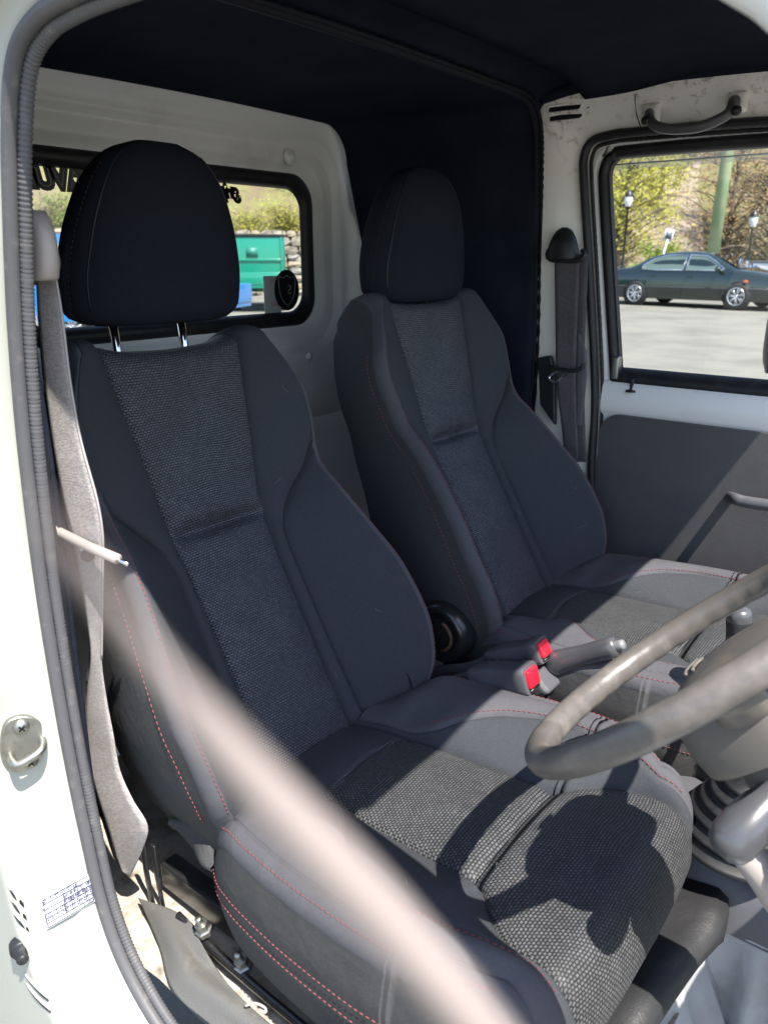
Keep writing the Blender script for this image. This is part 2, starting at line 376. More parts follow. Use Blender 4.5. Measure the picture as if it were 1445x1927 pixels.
# roof skin above the lining (shades the cab), header and front pillars
mb = MB(); rows = []
for k in range(14):
    x = -.64 + 1.375*k/13; row = []
    for j in range(21):
        t = -1+2*j/20; row.append(Vector((x, .605*t, 1.885 - .028*abs(t)**3 - .07*smooth01((k-9)/4))))
    rows.append(row)
mb.grid(rows); mb.build('roof_skin', M['white'], truck, thick=.004)
for s in (-1, 1):
    rows = [[Vector((-.14+.86*k/12, s*y, z - .045*smooth01((k-8)/4))) for k in range(13)] for y, z in ((.600, 1.862), (.625, 1.84), (.642, 1.80), (.645, 1.762))]
    MB().grid(rows).build('cant_rail', M['white'], truck, thick=.004)  # panel added to stop sun leaking between roof skin and rail
mb = MB(); mb.tube([(.725, -.58, 1.795), (.73, 0, 1.805), (.725, .58, 1.795)], .020, 10); mb.build('windscreen_header', M['white'], truck)
mb = MB(); mb.tube(spline([(.70, .60, 1.80), (.76, .605, 1.76), (.92, .625, 1.42), (1.02, .64, 1.12), (1.05, .65, .9)], 6), .026, 10); mb.build('front_pillar', M['white'], truck)
# driver side: rail over the door and front pillar, close to the lens
mb = MB(); mb.tube(spline([(.03, -.640, 1.742), (.15, -.620, 1.755), (.30, -.612, 1.758), (.45, -.612, 1.738), (.56, -.610, 1.690), (.628, -.604, 1.646), (.66, -.604, 1.622), (.72, -.61, 1.56), (.78, -.63, 1.46), (.92, -.64, 1.22), (1.0, -.65, .95)], 8), .026, 14)
mb.build('front_pillar', M['white'], truck)

# --- far B-pillar and side rail
pairs = [((-.108, .617, .66), (.10, .652, .66)), ((-.108, .617, .85), (.083, .650, .85)), ((-.108, .617, 1.0), (.052, .648, 1.0)), ((-.100, .617, 1.2), (.044, .645, 1.2)),
         ((-.112, .615, 1.45), (.010, .643, 1.45)), ((-.122, .610, 1.65), (-.020, .640, 1.65)), ((-.126, .602, 1.755), (-.024, .639, 1.705)),
         ((-.118, .592, 1.815), (-.008, .638, 1.735)), ((-.04, .586, 1.838), (.035, .637, 1.744)), ((.085, .584, 1.839), (.088, .637, 1.745))]
pairs2 = [((.085, .584, 1.839), (.088, .637, 1.745)), ((.33, .584, 1.832), (.337, .637, 1.741)), ((.60, .582, 1.806), (.60, .636, 1.725)), ((.80, .58, 1.765), (.78, .635, 1.68))]
def strip(prs, bul):
    A = spline([p for p, q in prs], 6); B = spline([q for p, q in prs], 6); rows = []
    for a, b in zip(A, B):
        row = []
        row.append(a+(Vector((-.05, .035, .0)) if a.z < 1.80 else Vector((-.01, .02, .03))))
        for k in range(13):
            t = k/12; p = a.lerp(b, t); p = p + Vector((0, -bul*math.sin(math.pi*min(1, t*1.15))**.7 if t < .87 else 0, 0)); row.append(p)
        row.append(b+Vector((.0, .012, 0))); row.append(b+Vector((.0, .05, 0)))
        rows.append(row)
    return MB().grid(rows)
pil_mb = strip(pairs, .010); rail_mb = strip(pairs2, .010)
pillar = pil_mb.build('door_pillar', M['stained'], truck); rail = rail_mb.build('side_rail', M['stained'], truck)
seam = [hit(rail_mb, px, py, .0)[0] for px, py in ((1196, 150), (1194, 185), (1197, 215), (1205, 240)) if hit(rail_mb, px, py)]
MB().tube(seam, .0012, 5).build('panel_seam', M['sticker'], rail)
inner = [q for p, q in pairs] + [q for p, q in pairs2[1:]]
seal_f = spline(inner, 10)
mb = MB(); mb.tube([p+Vector((0, -.006, 0)) for p in seal_f], .011, 10, flat=(.8, 1)); mb.build('weatherstrip', M['rubber'], truck)
mb = MB(); n = len(seal_f)
cen = Vector((.4, .645, 1.3))
def inset(pts, d):
    out = []
    for i, p in enumerate(pts):
        a = pts[max(0, i-1)]; b = pts[min(len(pts)-1, i+1)]; t = (b-a).normalized()
        nn = Vector((t.z, 0, -t.x));  out.append(p + nn*d)
    return out
L2 = []
for a, b in zip(inset(seal_f, .012)[:-1], inset(seal_f, .012)[1:]):
    for k in range(6): L2.append(a.lerp(b, k/6)+Vector((0, .008, 0)))
mb.tube(L2, lambda t: .0042+.0003*math.sin(t*len(L2)*1.6), 8); mb.build('weatherstrip_lip', M['rubber'], truck)
# vent slots in the pillar top
def on_pillar(px, py):
    h_ = hit(pil_mb, px, py, .001); return h_[0] if h_ else YP(px, py, .597)
def capsule(p, q, r, dep, name, m, parent, n=8):
    p = Vector(p); q = Vector(q); t = (q-p).normalized(); nn = Vector((0, -1, 0)).cross(t).normalized(); pts = []
    for k in range(n+1):
        a = R(90+180*k/n); pts.append(p + t*(r*math.cos(a)) + nn*(r*math.sin(a)))
    for k in range(n+1):
        a = R(-90+180*k/n); pts.append(q + t*(r*math.cos(a)) + nn*(r*math.sin(a)))
    b = MB().poly(pts, (0, dep, 0)); return b.build(name, m, parent, smooth=False), pts
for (a, b) in (((1036, 206), (1088, 199)), ((1038, 223), (1090, 216))):
    pa, pb = on_pillar(*a), on_pillar(*b)
    _, pts = capsule(pa, pb, .0072, .006, 'vent_slot', M['sticker'], pillar)  # black slab standing in for the dark inside the slot
    mb = MB(); mb.tube(pts, .0022, 6, closed=True); mb.build('vent_rim', M['stained'], pillar)
# pillar screw cover / grab handle on the side rail
hd = thing('grab_handle', 'dark grey moulded grab handle on the rail above the passenger window', 'grab handle', tuple(YP(1300, 225, .60)))
pa, pb = YP(1225, 214, .606), YP(1388, 192, .606)
pts = [pa, pa+Vector((.004, -.022, -.008)), YP(1232, 236, .565), YP(1262, 243, .560), YP(1310, 240, .560), YP(1345, 228, .562), YP(1370, 213, .568), pb+Vector((-.002, -.022, -.004)), pb]
mb = MB(); sp = spline(pts, 8); mb.tube(sp, lambda t: .0100+.004*(abs(2*t-1)**4), 12, flat=(1, .85)); hb_ = mb.build('grip', M['greyplastic'], hd)
for p, px in ((pa, (1219, 226)), (pb, (1385, 208))):
    q = YP(px[0], px[1], .572); mb = MB(); mb.lathe([(0, .012), (.007, .012), (.009, .008), (.009, -.004)], q, (.25 if px[0] > 1300 else -.5, -1, -.2), 16); mb.build('screw_cap', M['blackplastic'], hd)
    mb = MB(); mb.lathe([(.0, -.001), (.020, -.001), (.024, .006), (.026, .014)], p+Vector((0, -.014, 0)), (0, 1, 0), 4, ref=(1, 0, 1)); mb.build('mount_pad', M['stained'], rail, bevel=.004)

# --- passenger door
door = MB()
def zline(pts): return spline(pts, 6)
gl = zline([(.09, .66, 1.20), (.083, .66, 1.26), (.052, .66, 1.45), (.022, .66, 1.64), (.020, .66, 1.682), (.034, .66, 1.702), (.07, .66, 1.707), (.337, .66, 1.706), (.62, .66, 1.69), (.76, .66, 1.60), (.86, .66, 1.40), (.93, .66, 1.22)])
o1 = inset(gl, -.026); o2 = inset(gl, -.017)
rows = [[p+Vector((0, d, 0)) for p in q] for q, d in ((inset(gl, -.060), .012), (inset(gl, -.040), .0), (inset(gl, -.030), -.004), (inset(gl, -.022), -.002), (inset(gl, -.018), .012))]
door.grid(rows)
# lower shell: sill rolls to the trim panel
rows = []
for dz, dy in ((1.238, .012), (1.232, -.006), (1.222, -.014), (1.195, -.018), (1.168, -.018), (1.160, -.012), (1.150, -.006), (1.0, -.004), (.70, 0)):
    row = []
    for k in range(21):
        t = k/20; xl = .058 if dz > 1.1 else .062; row.append(Vector((xl + .9*t, .66+dy, dz)))
    rows.append(row)
door.grid(rows)
rows = [[Vector((.058+dx, .66+dy, z)) for dx, dy in ((-.018, .03), (-.016, .0), (-.010, -.006), (0, -.004))] for z in (1.24, 1.1, .9, .7)]
door.grid(rows)
door = door.build('passenger_door', M['white'], truck)
mb = MB(); rows = [[p+Vector((0, d, 0)) for p in q] for q, d in ((inset(gl, -.019), .0), (inset(gl, -.014), -.007), (inset(gl, -.004), -.006), (inset(gl, .004), .004), (inset(gl, .006), .02))]
mb.grid(rows); mb.build('window_channel', M['rubber'], door)
mb = MB(); mb.tube([p+Vector((0, .004, 0)) for p in inset(gl, .006)[3:30]], .0022, 6); mb.build('channel_lip', M['rubber_grey'], door)
mb = MB(); rows = [[Vector((x, .66+dy, z)) for x in (.078, .3, .6, .93)] for dy, z in ((.014, 1.262), (.004, 1.258), (-.006, 1.248), (-.010, 1.236), (-.006, 1.226), (.0, 1.222))]
mb.grid(rows); mb.build('sill_seal', M['rubber'], door)
mb = MB(); mb.box((.082, .656, 1.262), (.016, .02, .05)); mb.build('channel_foot', M['steel'], door, bevel=.003)
mb = MB(); mb.add([(.06, .676, 1.22), (.95, .676, 1.22), (.90, .676, 1.42), (.78, .676, 1.62), (.66, .676, 1.678), (.33, .676, 1.690), (.018, .676, 1.690)], [tuple(range(7))])
mb.build('side_window', M['glass'], door, smooth=False)
mb = MB(); mb.tube([(.018, .674, 1.690), (.33, .674, 1.690), (.66, .674, 1.678)], .0018, 6); mb.build('glass_edge', M['glass_edge'], door)
mb = MB(); rows = [[Vector((x, .69+dy, z-.02*smooth01((x-.5)/.3))) for x in (-.03, .2, .4, .6, .75)] for dy, z in ((.0, 1.745), (.02, 1.70), (.03, 1.684))]
mb.grid(rows); mb.build('rain_visor', M['visor'], door)
# vinyl trim with rounded corner
pts = [(x, z) for x, z in rr(.062, 1.3, .60, 1.158, .045)]
mb = MB(); mb.poly([(max(.062, min(.95, x)), .640, z) for x, z in pts], (0, .012, 0)); mb.build('trim_panel', M['doorvinyl'], door, smooth=False, bevel=.003)
mb = MB(); hp = [YP(1366, 940, .622), YP(1380, 938, .600), YP(1400, 944, .594), YP(1445, 951, .594), YP(1500, 960, .594), YP(1570, 972, .600), YP(1590, 976, .622)]
hp[0].y = .644; hp[-1].y = .644
mb.tube(spline(hp, 8), .0125, 12, flat=(1, .75)); dh = mb.build('pull_handle', M['greyplastic'], door)
mb = MB(); q = YP(1187, 735, .648); mb.lathe([(0, .030), (.004, .030), (.006, .026), (.006, .02), (.004, .018), (.004, .006), (.012, .004), (.013, 0)], q+Vector((0, 0, -.003)), (0, 0, 1), 16); mb.build('lock_knob', M['blackplastic'], door)
# passenger mirror outside the glass
mi = MB(); rows = []
for k in range(9):
    a = k/8; z = 1.25+.17*a; s_ = .055*(1-abs(2*a-1)**4*.4)
    rows.append([Vector((.36+s_*math.cos(2*math.pi*j/14)*.6, .93+.075*math.sin(2*math.pi*j/14), z)) for j in range(14)])
mi.grid(rows, cu=True); mi.f.append(tuple(range(14))[::-1]); mi.f.append(tuple(8*14+j for j in range(14)))
mi.tube([(.40, .92, 1.26), (.50, .80, 1.22), (.62, .69, 1.22)], .011, 8)
mi.build('door_mirror', M['blackplastic'], truck)

# --- near B-pillar: door jamb, two-part ribbed seal
near_px = [(330, -60), (230, -25), (140, 12), (82, 52), (48, 120), (38, 250), (40, 400), (47, 600), (60, 780), (78, 950), (100, 1120), (128, 1300), (155, 1450), (180, 1570), (210, 1700), (250, 1810), (310, 1920), (380, 2010), (520, 2150)]
near = spline([YP(x-13, y, -.645) for x, y in near_px], 10)
def outward(pts, d):
    out = []
    for i, p in enumerate(pts):
        t = (pts[min(len(pts)-1, i+1)]-pts[max(0, i-1)]).normalized(); out.append(p + Vector((t.z, 0, -t.x))*d)
    return out
# the path runs top -> bottom, so (t.z,0,-t.x) points rearwards
mb = MB(); mb.tube(outward(near, .006), .0082, 12, flat=(.9, 1)); mb.build('door_seal', M['rubber_grey'], truck)
L = []
q = [p+Vector((0, .011, 0)) for p in outward(near, -.002)]
for a, b in zip(q[:-1], q[1:]):
    for k in range(5): L.append(a.lerp(b, k/5))
mb = MB(); acc = 0; rad = []
for i, p in enumerate(L):
    if i: acc += (p-L[i-1]).length
    rad.append(.0066 + .0007*math.sin(acc*2*math.pi/.0050))
mb.tube(L, rad, 12); mb.build('ribbed_seal', M['rubber_grey'], truck)
mb = MB(); mb.tube([p+Vector((0, -.006, 0)) for p in outward(near, .004)], .0016, 6); mb.build('seal_lip_line', M['blackplastic'], truck)
# jamb sheet from the seal out to the body side
rows = []
fl = [p for p in outward(near, .012)]
n = len(fl)
for i, p in enumerate(fl):
    dx = outward(near, 1)[i]-near[i] if False else None
t_out = [(b-a) for a, b in zip(near, outward(near, 1.0))]
for i, p in enumerate(fl):
    d = t_out[i]; z = p.z; kf = 1-.75*smooth01((z-1.42)/.2)
    hol = .012*smooth01((1.02-z)/.1)*smooth01((z-.60)/.06)
    row = [p+Vector((0, .02, 0)), p, p + d*.004 + Vector((0, -.012*kf, 0)), p + d*.008 + Vector((0, -.022*kf, 0)), p + d*(.016+hol*.3) + Vector((0, -.030*kf, 0)),
           p + d*(.020+hol) + Vector((0, -.055*kf, 0)), p + d*(.022+hol) + Vector((0, -.075*kf, 0)), p + d*.030 + Vector((0, -.088*kf, 0)), p + d*.060 + Vector((0, -.092*kf, 0)), p + d*.30 + Vector((0, -.095*kf, 0))]
    rows.append(row)
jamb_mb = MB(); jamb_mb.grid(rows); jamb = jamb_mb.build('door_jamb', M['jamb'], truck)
def on_jamb(px, py, off=0.0):
    h_ = hit(jamb_mb, px, py, off)
    return h_[0] if h_ else XP(px, py, -.09)
jN = Vector((.93, -.36, 0)).normalized(); jT = Vector((.36, .93, 0)).normalized()
def jfr(c, a, b, h=0): return c + jT*a + Vector((0, 0, 1))*b + jN*h

# --- things fixed on the jamb
st = thing('door_striker', 'zinc-plated door striker loop with two cross-head screws on the white jamb', 'door striker', tuple(on_jamb(45, 1395)))
c = on_jamb(45, 1395)
pts = [(-.020, .030), (-.006, .040), (.014, .034), (.030, .012), (.030, -.012), (.016, -.030), (-.004, -.040), (-.022, -.030), (-.028, -.004)]
MB().poly([jfr(c, a, b, .008) for a, b in spline([(x, y, 0) for x, y in pts], 4, True) for a, b in [(a, b)]] if False else [jfr(c, v.x, v.y, .008) for v in spline([(x, y, 0) for x, y in pts], 4, True)], -jN*.010).build('base_plate', M['steel'], st, smooth=False, bevel=.002)
MB().tube(spline([jfr(c, -.018, -.010, .004), jfr(c, -.016, -.011, .022), jfr(c, -.010, -.012, .030), jfr(c, .012, -.004, .030), jfr(c, .020, -.001, .022), jfr(c, .021, 0, .004)], 6), .0050, 10).build('loop', M['steel'], st)
for a, b in ((.0, .026), (.004, -.026)):
    sc_ = MB().lathe([(0, .0055), (.007, .005), (.0095, .002), (.010, 0)], jfr(c, a, b, .008), jN, 20).build('screw', M['steel'], st)
    x = MB()
    for r_ in (40, 130):
        d = jT*math.cos(R(r_)) + Vector((0, 0, 1))*math.sin(R(r_)); e = jN.cross(d)
        x.add([jfr(c, a, b, .0142)+d*i*.005+e*j*.0011 for i, j in ((-1, -1), (1, -1), (1, 1), (-1, 1))], [(0, 1, 2, 3)])
    x.build('screw_slot', M['sticker'], sc_, smooth=False)
# tyre-pressure label
lc = [on_jamb(75, 1690, .005), on_jamb(170, 1638, .005), on_jamb(179, 1692, .005), on_jamb(86, 1747, .005)]
LT = (lc[1]-lc[0]).normalized(); LW = (lc[1]-lc[0]).length; LN = LT.cross((lc[0]-lc[3])).normalized(); LU = LN.cross(LT); LH = (lc[0]-lc[3]).length
if LN.x < 0: LN = -LN; LU = -LU if LU.z < 0 else LU
org = lc[3] + (lc[2]-lc[3])*0
LV = (lc[0]-lc[3])
def lab(a, b, h=0): return (lc[3].lerp(lc[2], a)).lerp(lc[0].lerp(lc[1], a), b) + LN*h
LT = (lc[2]-lc[3]).normalized(); LU = LV.normalized()
lbl = thing('tyre_label', 'small white tyre-pressure label printed in blue, stuck on the white door jamb', 'label', tuple(lc[3]))
MB().grid([[lab(i/10, j/8, .0004) for i in range(11)] for j in range(9)]).build('sheet', M['paper'], lbl)
ink = MB()
def lline(a0, b0, a1, b1, wd=.0011):
    p, q = lab(a0, b0, .0011), lab(a1, b1, .0011); d = (q-p).normalized(); e = LN.cross(d)*wd/2
    ink.add([p-e, q-e, q+e, p+e], [(0, 1, 2, 3)])
for b in (.04, .17, .33, .48, .62, .80, .96): lline(.03, b, .97, b)
for a, b0, b1 in ((.03, .04, .96), (.97, .04, .96), (.42, .17, .80), (.56, .17, .62), (.70, .17, .80), (.84, .17, .62)): lline(a, b0, a, b1)
ink.build('ruling', M['ink'], lbl, smooth=False)
def ltext(t, a, b, s): return text_mesh(t, s, lambda v: lab(a, b, .0012) + LT*v.x + LU*v.y, offset=.00002).build('print', M['ink'], lbl, smooth=False)
for t, a, b, s in (('タイヤ空気圧', .36, .88, .0085), ('kgf/cm2', .74, .88, .005), ('タイヤサイズ', .22, .66, .0060), ('2名乗車', .55, .71, .0052), ('定 積', .84, .71, .0070), ('S-580', .86, .105, .0060),
                   ('前輪', .49, .55, .005), ('後輪', .63, .55, .005), ('前輪', .77, .55, .005), ('後輪', .905, .55, .005),
                   ('5.00-12-4PR', .225, .405, .0060), ('2.0', .49, .405, .0062), ('2.4', .63, .405, .0062), ('2.0', .77, .405, .0062), ('2.4', .905, .405, .0062),
                   ('145R12-6PR', .225, .25, .0060), ('2.0', .49, .25, .0062), ('2.4', .63, .25, .0062), ('2.4', .77, .25, .0062), ('3.0', .905, .25, .0062)): ltext(t, a, b, s)
# punched louvres and rubber stop
for a, b in (((16, 1665), (45, 1700)), ((20, 1688), (50, 1724)), ((24, 1712), (54, 1746)), ((47, 1830), (92, 1878)), ((50, 1850), (96, 1900))):
    p, q = on_jamb(*a), on_jamb(*b)
    mbx = MB().tube([p.lerp(q, k/8) for k in range(9)], lambda t: .0035*math.sin(math.pi*max(.02, min(.98, t)))**.4, 8); mbx.build('louvre', M['jamb'], jamb)
    MB().tube([p.lerp(q, .06+.88*k/8)+Vector((.0045, -.001, -.0035)) for k in range(9)], lambda t: .0024*math.sin(math.pi*max(.03, min(.97, t)))**.5, 8).build('louvre_slot', M['sticker'], jamb)  # black strip in place of the shade inside the punched opening
c = on_jamb(40, 1785)
bs = thing('bump_stop', 'black rubber door bump stop below the tyre label on the jamb', 'bump stop', tuple(c))
MB().lathe([(0, .006), (.012, .006), (.014, .003), (.014, -.01)], c, jN, 16).build('base', M['blackplastic'], bs)
MB().lathe([(0, .024), (.006, .023), (.008, .02), (.0065, .015), (.010, .011), (.011, .004)], c, jN, 16).build('knob', M['blackplastic'], bs)

# ================================================================== SEATS
M['dark_thread'] = mat('dark_red_thread', (.045, .016, .02), .85)
TT = [0, .03, .07, .13, .22, .33, .44, .56, .67, .78, .87, .93, .97, 1]
hcF = pchip([(0, .086), (.10, .086), (.30, .088), (.38, .092), (.45, .100), (.52, .109), (.58, .117), (.63, .124), (.66, .128)])
hbF = pchip([(0, .118), (.05, .116), (.2, .113), (.32, .112), (.36, .122), (.40, .152), (.44, .192), (.47, .206), (.52, .214), (.58, .211), (.63, .192), (.66, .160)])
hoF = pchip([(0, .214), (.03, .228), (.08, .238), (.14, .243), (.22, .236), (.30, .220), (.38, .207), (.44, .203), (.48, .208), (.53, .215), (.58, .212), (.63, .193), (.66, .162)])
wbF = pchip([(0, .006), (.32, .008), (.38, .012), (.44, .028), (.5, .034), (.6, .030), (.66, .02)])
woF = pchip([(0, .072), (.05, .100), (.12, .114), (.2, .112), (.3, .094), (.38, .070), (.44, .042), (.5, .034), (.6, .030), (.66, .02)])
VT = .655
wcF = pchip([(0, 0), (.2, -.016), (.385, -.026), (.5, -.006), (.66, .020)])
def make_back(O, ang, seat, tilt_crease=1.0):
    a_ = R(ang); V = Vector((-math.sin(a_), 0, math.cos(a_))); N = Vector((math.cos(a_), 0, math.sin(a_))); U = Vector((0, 1, 0)); O = Vector(O)
    def loc(s, v, phi=0):
        sg = 1 if s >= 0 else -1; a = abs(s)
        hc, hb, ho, wb, wo = hcF(v), hbF(v), hoF(v), wbF(v), woF(v)
        hb = max(hb, hc+.004); ho = max(ho, hb+.0005)
        k = min(6, int(a)); t = a-k
        gv = lambda d: -.0055*math.exp(-(d/.0035)**2)
        if a <= 1:
            u = hc*a; wv = .007*(1-a*a) + .008*math.sin(math.pi*smooth01(v/.38))*(1-a**4)*(1 if v < .38 else 0) + gv((1-a)*hc)
            cr = math.exp(-((v-.384-.012*a*0)/.011)**2); wv += -.020*cr*(1-a**6) + .006*math.exp(-((v-.415)/.02)**2)*(1-a*a)
            wv += .0022*math.sin(a*9+v*60)*math.exp(-((v-.385)/.03)**2)
        elif k == 1 or a == 2:
            t = a-1; wd = hb-hc; u = hc+wd*t; wv = wb*t**1.4 + .010*math.sin(math.pi*t)*min(1, wd/.06) + gv(t*wd) + gv((1-t)*wd)*(1 if v < .47 else 0)
            if v > .33: wv += -.005*math.exp(-((v-.362+.02*t)/.004)**2)
        elif k == 2 or a == 3:
            t = a-2; wd = ho-hb; u = hb+wd*t; wv = wb+(wo-wb)*t**1.15 + .004*math.sin(math.pi*t)*min(1, wd/.09) + gv(t*wd)*(1 if v < .47 else 0)
            wv += gv((1-t)*wd)*.6*min(1, wd/.02)
        elif k == 3 or a == 4:
            t = a-3; r_ = .020; an = R(105)*t; u = ho+r_*math.sin(an)*.9; wv = wo-r_*(1-math.cos(an)) + gv(t*.035)*.6
        elif k == 4 or a == 5:
            t = a-4; u0 = ho+.020*math.sin(R(105))*.9; w0 = wo-.020*(1-math.cos(R(105))); wr = -.130-.025*smooth01((.36-v)/.3); u = u0+(ho-.02-u0)*t*t; wv = w0+(wr-w0)*t; wv += gv(t*.12)
        else:
            t = min(1, a-5); u = (ho-.02)*(1-t); wv = -.130-.025*smooth01((.36-v)/.3)-.02*math.sin(math.pi/2*t)
        wv += wcF(v)
        vv = v
        if phi: 
            wv = -.040+(wv+.040)*math.cos(phi); vv = v + (.034 if phi > 0 else .055)*math.sin(phi); u *= 1-.10*(1-math.cos(phi))
        au = abs(u); sm = smooth01((v-.5)/.155)
        vv += sm*(.020*math.exp(-((au-.150)/.038)**2) - .035*smooth01((au-.165)/.06) - .006*math.exp(-(au/.08)**2) - .010)
        return sg*u, vv, wv
    def pt(s, v, phi=0, lift=0):
        u, vv, wv = loc(s, v, phi); return O + U*u + V*vv + N*(wv+lift)
    vs = [(0, -R(85)), (0, -R(60)), (0, -R(30))] + [(v, 0) for v in [VT*k/64 for k in range(65)]] + [(VT, R(q)) for q in (15, 30, 45, 60, 75, 88)]
    # finer rows round the fold
    vs = sorted(set(vs + [(.364+.002*k, 0) for k in range(22)]), key=lambda q: (q[0]+q[1]*.02))
    def panel(name, s0, s1, cond, m, uvs=False, side=1, parent=None):
        mb = MB(); ss = [s0+(s1-s0)*t for t in (TT if s1-s0 <= 1.01 else [k/36 for k in range(37)])]
        if s0 == -1: ss = sorted([-1+t for t in TT] + [t for t in TT[1:]])
        rows = []; uu = []
        for v, ph in vs:
            if cond(v):
                rows.append([pt(side*s, v, ph) for s in ss])
                uu.append([(loc(side*s, v, ph)[0], loc(side*s, v, ph)[1]) for s in ss])
        mb.grid(rows, uvs=uu if uvs else None)
        return mb.build(name, m, parent or seat)
    bk = panel('backrest', -1, 1, lambda v: True, M['knit'], True)
    for sd_ in (1, -1):
        panel('shoulder_panel', 1, 2, lambda v: v >= .350, M['plain'], side=sd_)
        panel('flank_panel', 1, 2, lambda v: v <= .3605, M['plain'], side=sd_)
        bo = panel('bolster', 2, 3, lambda v: True, M['plain'], side=sd_)
        panel('bolster_edge', 3, 4, lambda v: True, M['trim'], side=sd_)
        panel('side_panel', 4, 5, lambda v: True, M['side'], side=sd_)
        stitch([pt(sd_*3.16, .02+.43*k/120, 0, .0012) for k in range(121)], seat)
        stitch([pt(sd_*4.10, .01+.60*k/120, 0, .0) + U*sd_*.0016 for k in range(121)], seat, N)
    panel('rear_panel', 5, 6, lambda v: True, M['side'], side=1); panel('rear_panel', 5, 6, lambda v: True, M['side'], side=-1)
    return pt, V, N
def stitch(path, seat, nrm=None, thread=None, dash=.0048, gap=.0030, r=.00066):
    mb = MB(); pos = 0; nxt = 0; seg = []
    L = [0]
    for a, b in zip(path[:-1], path[1:]): L.append(L[-1]+(b-a).length)
    def at(s):
        i = 0
        while i < len(L)-2 and L[i+1] < s: i += 1
        t = (s-L[i])/max(1e-9, L[i+1]-L[i]); return path[i].lerp(path[i+1], t)
    s = .002
    while s+dash < L[-1]:
        a, b = at(s), at(s+dash); m = (a+b)/2
        mb.tube([a, m, b], [r*.7, r*1.15, r*.7], 5); s += dash+gap
    return mb.build('stitching', thread or M['red_thread'], seat, kind='stuff')

